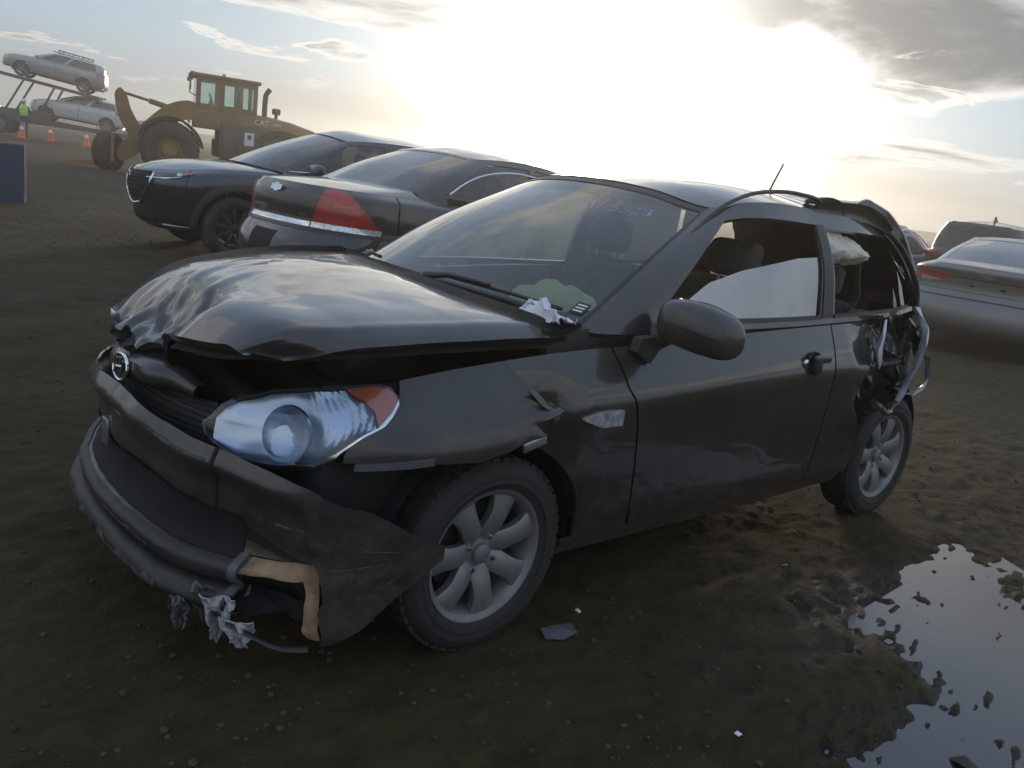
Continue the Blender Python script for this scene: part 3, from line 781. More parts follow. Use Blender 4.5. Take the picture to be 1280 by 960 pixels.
    G += .006 * np.stack([fbm(G[..., 0] * 9, G[..., 2] * 9, 1.0), fbm(G[..., 0] * 9, G[..., 2] * 9, 4.0), fbm(G[..., 0] * 9, G[..., 2] * 9, 8.0)], -1) * np.sin(k * math.pi)
    a = a + .012 * facet(ql * 1.7, ql * 0 + 3, 2.0)[:, None] * np.array([.6, 0, 1.0])
    G[:, 0] = a
    t1 = gmesh(G, 0, 0)
    yy = np.linspace(0, 1, 22)
    rows = []
    for i in range(36):
        p = a[i]; far = np.array([p[0] - .10 - .12 * math.sin(i / 35 * math.pi), -.58, p[2] - .05 - .06 * math.sin(i / 35 * 2.2)])
        row = p[None] * (1 - yy[:, None]) + far[None] * yy[:, None]
        row[:, 2] += .025 * np.sin(yy * math.pi) + .02 * fbm(yy * 3.0, np.full(22, i * .2))
        row[:, 0] += .02 * fbm(yy * 4.0, np.full(22, i * .25), 3.0)
        row[0] = p
        rows.append(row)
    t2 = gmesh(np.array(rows), 0, 0)
    tg = mk('tailgate', *join_vf(t1, t2), 'paint_black', R)
    MB().tube(a[8:26], .005, 6).build('tailgate_edge', 'sheet_metal_sheen', tg)
    # ---- hood, popped up and buckled at the nose
    hx = [[.95, 1.06, 1.115, 1.12, 1.08, 1.02, 1.00, .985, .955], [1.2] * 9, [1.45] * 9, [1.66, 1.68, 1.69, 1.69, 1.68, 1.67, 1.66, 1.64, 1.60], [1.78, 1.85, 1.88, 1.89, 1.88, 1.845, 1.83, 1.80, 1.74], [1.86, 1.95, 2.0, 2.01, 1.995, 1.96, 1.945, 1.905, 1.835]]
    hy = [-.70, -.45, -.15, .15, .42, .600, .634, .660, .70]
    hz = [[.985, 1.002, 1.006, 1.002, .985, .966, .958, .944, .915], [.975, 1.000, 1.012, 1.010, .992, .970, .963, .949, .918], [.942, .984, 1.008, 1.009, .993, .970, .963, .949, .916], [.88, .948, .985, .993, .987, .968, .961, .946, .912], [.79, .872, .930, .952, .960, .953, .947, .934, .905], [.75, .79, .822, .862, .866, .882, .886, .892, .890]]
    hys = [1, 1, 1, 1, .965, .875]
    ctrl = np.array([[(hx[i][j], hy[j] * hys[i], hz[i][j]) for i in range(6)] for j in range(9)])
    Hd = Surf(ctrl, mirror=False)
    def hood_def(G):
        G = G.copy(); x, y = G[..., 0], G[..., 1]
        w = sstep(1.66, 1.90, x) * sstep(-.62, -.30, y) * sstep(.42, .16, y)
        ridge = 1 - 2 * np.abs(fbm(x * 2.2 + y * 1.4, y * 7 - x * 2.6, 3.0, o=2))
        G[..., 2] -= w * .012
        G[..., 2] += sstep(1.78, 1.88, x) * sstep(-.55, -.42, y) * sstep(.20, .06, y) * .026 * (facet(x * 5.5 + y * 3, y * 8 - x * 2, 3.0) + .6 * facet(x * 11, y * 15, 5.0) - .3)
        w2 = sstep(1.74, 1.97, x) * sstep(-.55, -.2, y) * sstep(.34, .1, y)
        G[..., 2] -= w2 * (.045 + .03 * fbm(x * 9, y * 11, 1.0))
        G[..., 0] -= w2 * (.03 + .035 * fbm(x * 7 + 3, y * 9, 2.0))
        # two long creases running back from the nose
        for (ax, ay, bx, by, amp) in ((1.98, -.02, 1.47, -.30, .0085), (1.98, .16, 1.62, -.02, .007)):
            dx, dy = bx - ax, by - ay; L2 = dx * dx + dy * dy
            q = np.clip(((x - ax) * dx + (y - ay) * dy) / L2, 0, 1)
            dist = np.hypot(x - ax - q * dx, y - ay - q * dy)
            G[..., 2] += amp * (1 - q) ** .6 * (np.exp(-(dist / .022) ** 2) - .8 * np.exp(-((dist - .05) / .03) ** 2))
        G[..., 2] += .0022 * fbm(x * 3.0, y * 3.0, 6.0)
        return G
    Gh = hood_def(grid(Hd, 0, 5, 0, 8, 130, 150))
    v, f = gmesh(Gh, 0, .022)
    hood = mk('hood', v, f, 'paint_black', R)
    Gu = Gh.copy(); Gu[..., 2] -= .022
    v, f = gmesh(Gu[::3, ::3], 0, 0); mk('hood_liner', v, [q[::-1] for q in f], 'dull_black', hood)
    # ---- cowl, wipers
    P = HG.ev(np.linspace(6.1, 8, 16), np.full(16, .02))
    cw0 = P + np.array([-.01, 0, -.004]); cw1 = P + np.array([.12, 0, -.035])
    k = np.linspace(0, 1, 5)[None, :, None]
    G = cw0[:, None] * (1 - k) + cw1[:, None] * k
    v, f = gmesh(G, 0, .02); mk('cowl_grille', *join_vf((v, f), mirror_vf(v, f)), 'black_plastic', R)
    for s0, s1, sg in ((7.75, 6.35, 1), (7.2, 6.4, -1)):
        q = HG.ev(np.linspace(s0, s1, 12), np.linspace(.10, .13 if sg > 0 else .14, 12)) + np.array([.012, 0, .016])
        q[:, 1] *= sg
        w = MB().tube([tuple(p) for p in q], .007, 6).build('wiper', 'trim_black', R)
        arm = [tuple(q[5] + np.array([.006, 0, .010])), tuple(q[2] + np.array([.03, 0, .012])), tuple(q[0] + np.array([.07, .02 * sg, -.005]))]
        MB().tube(arm, [.006, .009, .014], 8).build('wiper_arm', 'trim_black', w)
    # ---- engine bay and underbody: dark blocks with parts that show in the gap under the hood
    MB().bbox((1.24, 0, .52), (.76, 1.04, .44), .03).build('engine_bay', 'dull_black', R)
    MB().bbox((1.42, .33, .80), (.26, .18, .14), .015).build('battery', 'black_plastic', R)
    MB().bbox((1.45, -.15, .80), (.34, .42, .12), .03).build('engine_cover', 'black_plastic', R)
    MB().tube(curve([(1.1, .55, .80), (1.3, .60, .79), (1.5, .58, .77), (1.66, .50, .76)], 14), .014, 8).build('hose', 'rubber', R)
    MB().bbox((.98, 0, .80), (.08, 1.36, .30), .01).build('firewall', 'dull_black', R)
    MB().bbox((1.80, 0, .52), (.06, .84, .40), .01).build('radiator_support', 'dull_black', R)
    MB().box((-.15, 0, .27), (2.9, 1.44, .10)).build('floor_pan', 'dull_black', R)
    for x in (1.25, -1.25):
        for sg in (1, -1):
            a = np.linspace(-.15, math.pi + .15, 18)
            G = np.array([[(x + .36 * math.cos(q), y, .31 + .36 * math.sin(q)) for y in (.42 * sg, .60 * sg, .775 * sg)] for q in a])
            v, f = gmesh(G, 0, 0); mk('wheel_well', v, f, 'dull_black', R)
    # ---- wheels
    wheel(R, (1.25, .725, .298), .298, .205, .175, 'seven', 1, steer=.02, tyre_mat='rubber')
    wheel(R, (-1.25, .725, .298), .298, .205, .175, 'seven', 1, steer=-.02, tyre_mat='rubber', lean=.02)
    wheel(R, (1.25, -.725, .298), .298, .205, .175, 'seven', -1, tyre_mat='rubber')
    wheel(R, (-1.25, -.725, .298), .298, .205, .175, 'seven', -1, tyre_mat='rubber')
    # ---- headlight
    l_top = interp_fn([9.765, 9.85, 10.03, 10.4, 10.9, 11.16, 11.47, 11.63, 11.80], [5.6, 5.85, 5.98, 5.99, 5.99, 5.93, 5.66, 5.38, 4.75])
    l_bot = interp_fn([9.765, 9.85, 10.16, 10.42, 10.66, 11.07, 11.47, 11.72, 11.80], [5.5, 5.24, 4.66, 3.93, 3.63, 3.56, 3.67, 4.0, 4.65])
    am_s1 = lambda v: np.interp(v, [0, .45, .75, 1.0], [10.00, 10.05, 10.16, 10.36])
    hl = spart('headlight', HS, 9.765, 11.80, l_bot, l_top, 60, 22, 'lamp_cover', R, off=.010, rim=.0)
    spart('lens_rim', HS, 9.765, 11.80, lambda s: l_bot(s) - .07, lambda s: l_bot(s) + .05, 60, 4, 'chrome', hl, off=.008, rim=.02)
    spart('turn_signal', HS, 9.785, am_s1, lambda s: l_bot(s) + .06, lambda s: l_top(s) - .04, 14, 14, 'amber', hl, off=.002, rim=.015)
    spart('headlight_housing', HS, 9.765, 11.80, lambda s: l_bot(s) - .10, lambda s: l_top(s) + .06, 50, 12, 'black_plastic', hl, off=-.085, rim=0)
    spart('housing_edge', HS, 9.70, 11.87, lambda s: l_bot(s) - .13, lambda s: l_bot(s) - .05, 60, 4, 'black_plastic', hl, off=-.002, rim=.09)
    spart('housing_edge', HS, 9.70, 11.87, lambda s: l_top(s) - .02, lambda s: l_top(s) + .03, 60, 4, 'black_plastic', hl, off=-.002, rim=.09)
    # reflector: fluted bowl behind the lens
    G = grid(HS, lambda v: am_s1(v) + .02, 11.72, lambda s: l_bot(s) + .04, lambda s: l_top(s) - .03, 64, 28)
    Nn = normals(G); u = np.linspace(0, 1, 64)[:, None]; vv = np.linspace(0, 1, 28)[None]
    depth = .012 + .034 * np.sin(np.clip(u, 0, 1) * math.pi) ** .6 * np.sin(vv * math.pi) ** .6
    depth = depth - .0035 * np.abs(np.sin(u * 60 + vv * 9)) * sstep(.34, .22, u) - .002 * np.sin(u * 20 + vv * 3)
    Gr = G - Nn * depth[..., None]
    v, f = gmesh(Gr, 0, 0); mk('reflector', v, f, 'lamp_chrome', hl)
    pc = HS.ev([10.98], [4.75])[0]; ax = normals(grid(HS, 10.9, 11.06, 4.6, 4.9, 3, 3))[1, 1]
    rot = Vector((0, 1, 0)).rotation_difference(Vector(ax * .7 + np.array([.3, 0, -.02]))).to_matrix()
    bowl = MB().lathe([(.001, -.034), (.03, -.031), (.055, -.020), (.070, -.006), (.0735, .001), (.077, -.006)], n=40)
    bowl.v = [tuple(rot @ Vector(p) + Vector(pc - ax * .012)) for p in bowl.v]; bowl.build('reflector_bowl', 'lamp_chrome', hl)
    # far-side headlight
    spart('headlight', HS, 9.765, 11.80, l_bot, l_top, 40, 12, 'clear_lens', R, off=.006, rim=.03, side='R')
    # ---- nose: grille bar with emblem, slats, header panel
    nose = spart('header_panel', HS, 11.86, 13.0, 2.6, 5.6, 20, 14, 'black_plastic', R, off=-.05, rim=0, side='both')
    b = []
    cs = [(13.0, -1), ]
    yy = np.linspace(-.36, .30, 22)
    sec = [(0, -.042), (.026, -.030), (.040, .0), (.034, .024), (.010, .040), (-.03, .040)]
    G = np.zeros((22, 6, 3))
    for i, y in enumerate(yy):
        xx = 2.00 - .55 * y * y - (.03 if y > .2 else 0)
        zz = .715 - .05 * abs(y) + .012 * math.sin(y * 9)
        sc = 1.0 - .5 * sstep(.12, .32, abs(y))
        for j, (a_, b_) in enumerate(sec): G[i, j] = (xx + a_ * sc, y, zz + b_ * sc)
    v, f = gmesh(G, 0, .0, flip=True); bar = mk('grille_bar', v, f, 'paint_black_dusty', nose)
    for k in range(6):
        z = .60 + .017 * k
        P = [(2.005 - .55 * y * y - .02, y, z) for y in np.linspace(-.42, .42, 16)]
        MB().tube(P, .0035, 5).build('grille_slat', 'dull_black', nose)
    # oval emblem with a slanted H
    em = empty('emblem', (2.046, .02, .715), 0, R)
    em.rotation_euler = (0, -.12, .05)
    el = [(.0, .052 * math.cos(t), .038 * math.sin(t)) for t in np.linspace(0, 2 * math.pi, 29)]
    MB().prism([(q[1], q[2]) for q in el[:-1]], -.012, .001, 'yz').build('emblem_base', 'emblem_dark', em)
    MB().tube(el, .0045, 6, cap=False).build('emblem_ring', 'chrome', em)
    MB().tube([(.004, -.030, -.022), (.004, -.016, .024)], .0045, 5).tube([(.004, .016, -.024), (.004, .030, .022)], .0045, 5).tube([(.004, -.024, -.004), (.004, .024, .004)], .004, 5).build('emblem_letter', 'chrome', em)
    material('torn_grey', (.34, .345, .36), .6, noise=(40, .35))
    # ---- front bumper, torn loose on the near side
    zf = [.20, .205, .235, .262, .275, .295, .325, .350, .455, .475, .565, .605, .655]
    dxf = [-.10, .03, .055, .04, -.012, .018, .022, -.030, -.035, -.026, -.018, .004, -.022]
    st = [(1.475, .872, .385, .425), (1.62, .868, .305, .500), (1.79, .800, .172, .585), (1.925, .600, .205, .625), (2.03, .33, .20, .645), (2.065, 0, .20, .655)]
    wgt = [0, 0, .08, .8, 1, 1]
    BC = []
    for k in range(13):
        row = []
        for (x, y, z0, z1), w in zip(st, wgt):
            zz_side = z0 + (z1 - z0) * k / 12
            zz_front = z0 + (z1 - z0) * (zf[k] - .20) / .455
            row.append((x + dxf[k] * w, y + dxf[k] * w * .5 * (1 if y > .5 else 0), zz_side * (1 - w) + zz_front * w))
        BC.append(row)
    BC = np.array(BC)
    BC = np.concatenate([BC, BC[:, -2:-1] * np.array([1, -1, 1.0])], 1)
    BS = Surf(BC, mirror=False)
    def bump_def(G):
        G = G.copy(); x, y, z = G[..., 0], G[..., 1], G[..., 2]
        G[..., 2] += .006 * fbm(y * 5, z * 5, 1.0) - .015 * sstep(.1, .6, y)
        G[..., 0] += .010 * fbm(y * 4, z * 6, 3.0)
        return G
    # left piece keeps a hole for the fog lamp pocket near the corner
    def corner_def(G):
        G = bump_def(G); x, y, z = G[..., 0], G[..., 1], G[..., 2]
        G[..., 1] += .014 + .010 * facet(x * 7, z * 9, 2.0) * sstep(1.5, 1.7, x)
        G[..., 2] += .012 * facet(x * 13, z * 2, 4.0) * sstep(.42, .56, z)
        return G
    cj = interp_fn(np.linspace(0, 12, 13), 2.02 + .10 * np.array([.2, -.3, .1, .4, -.2, .0, .3, .9, 1.6, 2.1, 1.7, 2.4, 2.0]))
    bp_ = [gmesh(bump_def(grid(BS, 2.05, 2.95, 7.0, 12, 14, 20)), 0, .006), gmesh(bump_def(grid(BS, 2.95, 5.0, 0, 12, 34, 64)), 0, .006)]
    right = mirror_vf(*gmesh(bump_def(grid(BS, 0.6, 5.0, 0, 12, 50, 60)), 0, .006))
    bc_ = gmesh(corner_def(grid(BS, 0.0, lambda v: cj(v * 12), 0, 12, 30, 44)), 0, .004)
    bumper = mk('front_bumper', *join_vf(*bp_, right), 'paint_black_dusty', R)
    mk('bumper_corner', *bc_, 'paint_black_dusty', bumper)['label'] = 'loose bumper corner standing off in front of the wheel'
    bumper['label'] = 'front bumper cover torn loose on the near side'
    for sd in 'LR':
        spart('lower_intake', BS, 3.0, 5.0, 6.7, 8.9, 24, 8, 'dull_black', bumper, off=.004, rim=0, side=sd, deform=bump_def)
    # lip in bare black plastic
    spart('bumper_lip', BS, 2.95, 5.0, 1.0, 6.5, 40, 24, 'black_plastic', bumper, off=.004, rim=.01, deform=bump_def)
    spart('bumper_lip', BS, 2.6, 5.0, 1.0, 6.5, 40, 24, 'black_plastic', bumper, off=.004, rim=.01, side='R', deform=bump_def)
    material('abrasion', (.075, .073, .068), .8, noise=(45, .7))
    for sd, s_a in (('L', 3.7), ('R', 3.9)):
        spart('lip_scuff', BS, s_a, 5.0, lambda s: 1.55 + .25 * vnoise(s * 9, 1.0, 2.0), lambda s: 2.25 + .35 * vnoise(s * 13, 3.0, 4.0), 50, 4, 'abrasion', bumper, off=.0055, rim=0, side=sd, deform=bump_def)
        spart('lip_scuff', BS, s_a + .3, 5.0, lambda s: 5.35 + .15 * vnoise(s * 11, 6.0, 2.0), lambda s: 5.65 + .2 * vnoise(s * 15, 8.0, 4.0), 50, 3, 'abrasion', bumper, off=.0055, rim=0, side=sd, deform=bump_def)
    for (a_, b_, c_) in ((2.15, 2.6, 9.0), (1.2, 1.9, 6.5), (.8, 1.7, 8.2), (3.4, 4.2, 11.2), (1.0, 1.5, 3.4)):
        spart('paint_streak', BS, a_, b_, lambda s, c_=c_: c_ + .10 * vnoise(s * 16, c_, 1.0), lambda s, c_=c_: c_ + .07 + .14 * np.abs(vnoise(s * 21, c_, 5.0)), 36, 3, 'abrasion', bumper, off=.019 if a_ < 2.1 else .002, rim=0, deform=bump_def)
    # fog-lamp pocket: tan back of the housing
    G = bump_def(grid(BS, 2.02, 2.97, .1, 7.0, 18, 18)); Nn = normals(G)
    u = np.linspace(0, 1, 18)[:, None]; vv = np.linspace(0, 1, 18)[None]
    hole = sstep(.17, .25, u) * sstep(1.02, .95, u) * sstep(.74, .66, vv) * sstep(-.02, .04, vv)
    G2 = G - Nn * (.012 + .075 * hole + .007 * facet(u * 9 + 0 * vv, vv * 9 + 0 * u, 3.0))[..., None]
    v, f = gmesh(G2, 0, .004)
    idx = []
    for i in range(17):
        for j in range(17): idx.append(1 if hole[i, j] > .5 or hole[i + 1, j + 1] > .5 else 0)
    idx += [0] * (len(f) - len(idx))
    mk('fog_lamp_pocket', v, f, None, bumper, mats=['tan_plastic', 'dull_black'], midx=idx)
    # seams and the slot above the pocket
    spart('bumper_seam', BS, 3.30, 3.335, 8.9, 12, 3, 12, 'dull_black', bumper, off=.003, rim=0, deform=bump_def)
    spart('bumper_slot', BS, 2.10, 3.10, lambda s: np.interp(s, [2.1, 3.1], [6.9, 7.6]), lambda s: np.interp(s, [2.1, 2.3, 3.1], [6.95, 7.25, 8.0]), 16, 4, 'dull_black', bumper, off=.003, rim=0, deform=bump_def)
    spart('scuffed_panel', BS, 2.9, 3.0, 3.0, 7.0, 5, 14, 'primer', bumper, off=.006, rim=.01, deform=bump_def)
    # shredded plastic hanging from the corner
    def shred(cx, cy, cz, w_, h_, mat, seed, yaw=.8, lean=.3):
        n = 12; a, b = np.meshgrid(np.linspace(-.5, .5, n), np.linspace(0, 1, n), indexing='ij')
        wid = w_ * (1 - .55 * b + .30 * vnoise(b * 6, seed, 1.0))
        px_ = a * wid; pz_ = -b * h_ * (1 + .35 * vnoise(a * 7, seed + 3.0, 2.0))
        dep = .018 * fbm(a * 5, b * 5, seed, o=3) + lean * pz_
        X = cx + px_ * -math.sin(yaw) + dep * math.cos(yaw); Y = cy + px_ * math.cos(yaw) + dep * math.sin(yaw)
        v, f = gmesh(np.stack([X, Y, cz + pz_], -1), .0015, .003); mk('torn_plastic', v, f, mat, bumper, smooth=False)
    shred(2.00, .575, .275, .075, .11, 'primer', 1.0); shred(1.985, .625, .262, .085, .135, 'torn_grey', 4.0); shred(1.95, .665, .205, .085, .075, 'torn_grey', 7.0, .6); shred(2.045, .52, .225, .06, .085, 'primer', 11.0)
    ribbon('torn_plastic', [(1.985, .60, .205), (1.925, .70, .182), (1.875, .77, .170), (1.825, .82, .180)], [.012, .011, .012, .014], [(.3, .3, 1)] * 4, 'primer', bumper, n=14, m=4, curl=.4, thick=.002)
    MB().bbox((2.045, -.115, .475), (.012, .055, .085), .004).build('license_bracket', 'bare_steel', bumper)
    # inside of the open wheel-house, behind the gap
    MB().bbox((1.62, .60, .46), (.30, .22, .34), .04).build('splash_shield', 'dull_black', R)
    # ---- mirror
    mr = []
    for y, zc, xc, hx_, hz_ in ((.785, 1.005, .60, .030, .045), (.82, 1.008, .61, .058, .066), (.90, 1.008, .605, .072, .078), (.98, .998, .585, .074, .076), (1.035, .985, .565, .062, .060), (1.055, .978, .555, .030, .030), (1.058, .977, .553, .003, .003)):
        mr.append([(xc + hx_ * np.sign(math.cos(t)) * abs(math.cos(t)) ** .75, y, zc + hz_ * np.sign(math.sin(t)) * abs(math.sin(t)) ** .75) for t in np.linspace(0, 2 * math.pi, 25)])
    G = hermite(np.swapaxes(np.array(mr), 0, 1).reshape(25, 7, 3).repeat(22, 0), np.tile(np.linspace(0, 6, 22), 25)).reshape(25, 22, 3)
    v, f = gmesh(G, 0, 0); mir = mk('side_mirror', v, f, 'paint_black_dusty', door)
    MB().prism([(.50, .955), (.72, .945), (.73, .90), (.66, .86), (.60, .93)], .775, .812).build('mirror_base', 'black_plastic', mir)
    MB().tube([(.62, .79, .945), (.61, .84, .965)], [.045, .03], 10).build('mirror_stalk', 'black_plastic', mir)
    # ---- door handle (pulled up) with lock
    hd = HS.ev([sx(-.335)], [4.75])[0]
    MB().lathe([(.001, .001), (.040, .001), (.048, .006), (.05, -.006)], (hd[0] + .0, hd[1] + .001, hd[2]), 24).build('handle_recess', 'dull_black', door)
    MB().bbox((hd[0] + .005, hd[1] + .022, hd[2] + .0), (.055, .022, .085), .012, 3, Matrix.Rotation(.18, 3, 'Y')).build('door_handle', 'paint_black', door)
    MB().bbox((hd[0] - .07, hd[1] + .010, hd[2] + .018), (.08, .02, .034), .009).build('handle_base', 'paint_black', door)
    MB().lathe([(.001, .006), (.013, .006), (.017, .004), (.018, -.004)], (hd[0] + .06, hd[1] + .004, hd[2] + .004), 18).build('door_lock', 'chrome', door)
    # shut line strip between door and rear quarter (dark gap filler)
    # ---- interior
    prof = [(1.02, .62), (1.02, .90), (.86, .955), (.62, .965), (.50, .93), (.48, .84), (.56, .72), (.60, .60)]
    MB().prism(prof, -.70, .70).build('dashboard', 'interior', R)
    MB().tube([(.50 + .0 + .16 * 0, .36, .90)] * 1 + [(.50, .36, .90)], .02, 6) if False else None
    sw = MB(); path = []
    c, rx = Vector((.38, .36, .94)), Matrix.Rotation(-.42, 3, 'Y')
    for t in np.linspace(0, 2 * math.pi, 33): path.append(tuple(c + rx @ Vector((0, .185 * math.cos(t), .185 * math.sin(t)))))
    sw.tube(path, .016, 8, cap=False)
    for t in (math.pi * 1.5, math.pi * .05, math.pi * .95): sw.tube([tuple(c), tuple(c + rx @ Vector((0, .18 * math.cos(t), .18 * math.sin(t))))], .016, 6)
    sw.tube([tuple(c), (.56, .36, .86)], .035, 8)
    sw.build('steering_wheel', 'interior', R)
    material('airbag_green', (0.60, 0.66, 0.36), .85, bump=(14, .3))
    A, B = np.meshgrid(np.linspace(-1, 1, 26), np.linspace(-1, 1, 26), indexing='ij')
    dome = np.sqrt(np.maximum(0, 1 - np.maximum(np.abs(A), np.abs(B)) ** 2.2))
    Zb = .955 + .085 * dome * (1 + .35 * facet(A * 2.5 + 5, B * 2.5 + 5, 2.0)) + .012 * facet(A * 6 + 9, B * 6 + 9, 3.0)
    v, f = gmesh(np.stack([.66 + .10 * B, .33 + .135 * A, Zb], -1), 0, 0)
    mk('dash_airbag', v, f, 'airbag_green', R)
    for y in (.37, -.37):
        st_ = empty('seat', (0, y, 0), 0, R)
        sb = []
        for z, x, hw, th in ((.46, -.12, .24, .10), (.60, -.17, .25, .11), (.80, -.235, .245, .10), (.98, -.29, .225, .085), (1.06, -.315, .17, .06)):
            sb.append([(x + th * .5 * math.cos(t), hw * np.sign(math.sin(t)) * abs(math.sin(t)) ** .5, z) for t in np.linspace(0, 2 * math.pi, 21)])
        G = np.array(sb); v, f = gmesh(G, 0, .05); mk('backrest', v, f, 'seat_fabric', st_)
        MB().bbox((.10, 0, .44), (.50, .48, .16), .06, 3).build('cushion', 'seat_fabric', st_)
        MB().bbox((-.345, 0, 1.17), (.09, .25, .16), .04, 3).build('headrest', 'seat_fabric', st_)
        MB().tube([(-.33, .06, 1.03), (-.34, .06, 1.12)], .007, 6).tube([(-.33, -.06, 1.03), (-.34, -.06, 1.12)], .007, 6).build('headrest_post', 'bare_steel', st_)
    rs = empty('rear_seat', (0, 0, 0), 0, R)
    MB().bbox((-1.02, 0, .74), (.14, 1.15, .56), .05, 3, Matrix.Rotation(-.25, 3, 'Y')).build('backrest', 'seat_fabric', rs)
    MB().bbox((-.78, 0, .48), (.50, 1.15, .18), .05, 3).build('cushion', 'seat_fabric', rs)
    for y in (.35, -.35): MB().bbox((-1.10, y, 1.10), (.09, .26, .15), .04, 3, Matrix.Rotation(-.2, 3, 'Y')).build('headrest', 'seat_fabric', rs)
    # rear-view mirror
    MB().bbox((.10, 0, 1.30), (.04, .22, .06), .015).tube([(.11, 0, 1.31), (.18, 0, 1.38)], .01, 6).build('rear_view_mirror', 'trim_black', R)
    # hanging side-curtain airbag in the broken quarter window
    a = np.linspace(0, 1, 26); b = np.linspace(0, 1, 16)
    A, B = np.meshgrid(a, b, indexing='ij')
    X = -.60 - .34 * A; Z = 1.345 - .05 * A - (.155 - .06 * A) * B
    Y = .60 + .055 * np.sin(B * math.pi) + .018 * fbm(A * 5, B * 4, 1.0)
    G = np.stack([X, Y, Z + .012 * fbm(A * 4, B * 3, 5.0)], -1)
    v, f = gmesh(G, 0, 0); mk('curtain_airbag', v, f, 'airbag', R)
    MB().tube(curve([(-.94, .62, 1.27), (-1.0, .60, 1.15), (-1.04, .60, 1.03), (-1.0, .58, .98)], 14), .012, 6).build('belt_strap', 'interior', R)
    return R
hero = build_hero()
# ------------------------------------------------------------------ other cars
def std_levels(xR, xF, W, top, topw, zr=.26, tuck=(.12, .03, 0, 0, .02, .04, .08), ftuck=(.12, .03, 0, .0, .02, .04, .08), fr=(0, .12, .38, .62, .80, .92, 1.0)):
    wf = [.90, .955, .985, 1.0, .995, .968, None]
    out = []
    for k, f in enumerate(fr):
        z = [zr + (t - zr) * f for t in top]
        w = [W * (q if wf[k] is None else wf[k]) for q in topw]
        out.append((xR + tuck[k], xF - ftuck[k], z, w))
    return out
def gh_pts(xrb, xrt, xC, xA, xws, xAt, xwt, yb, yt, zbr, zbm, zbf, ztr, ztm, ztf):
    xm = (xC + xA) * .5 - .06; xmt = xrt * .40 + xAt * .60 - .05; x3 = xrt * .78 + xAt * .22
    base = [(xrb, 0, zbr + .02), (xrb + .02, .52 * yb, zbr + .015), (xrb + .12, .86 * yb, zbr), (xC, .975 * yb, zbr - .01), (xm, yb, zbm), (xA - .38, yb, zbf + .012), (xA, .93 * yb, zbf), (xws - .05, .52 * yb, zbf + .03), (xws, 0, zbf + .04)]
    top = [(xrt, 0, ztr + .03), (xrt + .015, .55 * yt, ztr + .02), (xrt + .07, .88 * yt, ztr), (x3, .97 * yt, ztr * .4 + ztm * .6), (xmt, yt, ztm), (xAt - .18, .985 * yt, ztf), (xAt, .93 * yt, ztf - .02), (xwt - .03, .5 * yt, ztf + .012), (xwt, 0, ztf + .028)]
    return base, top
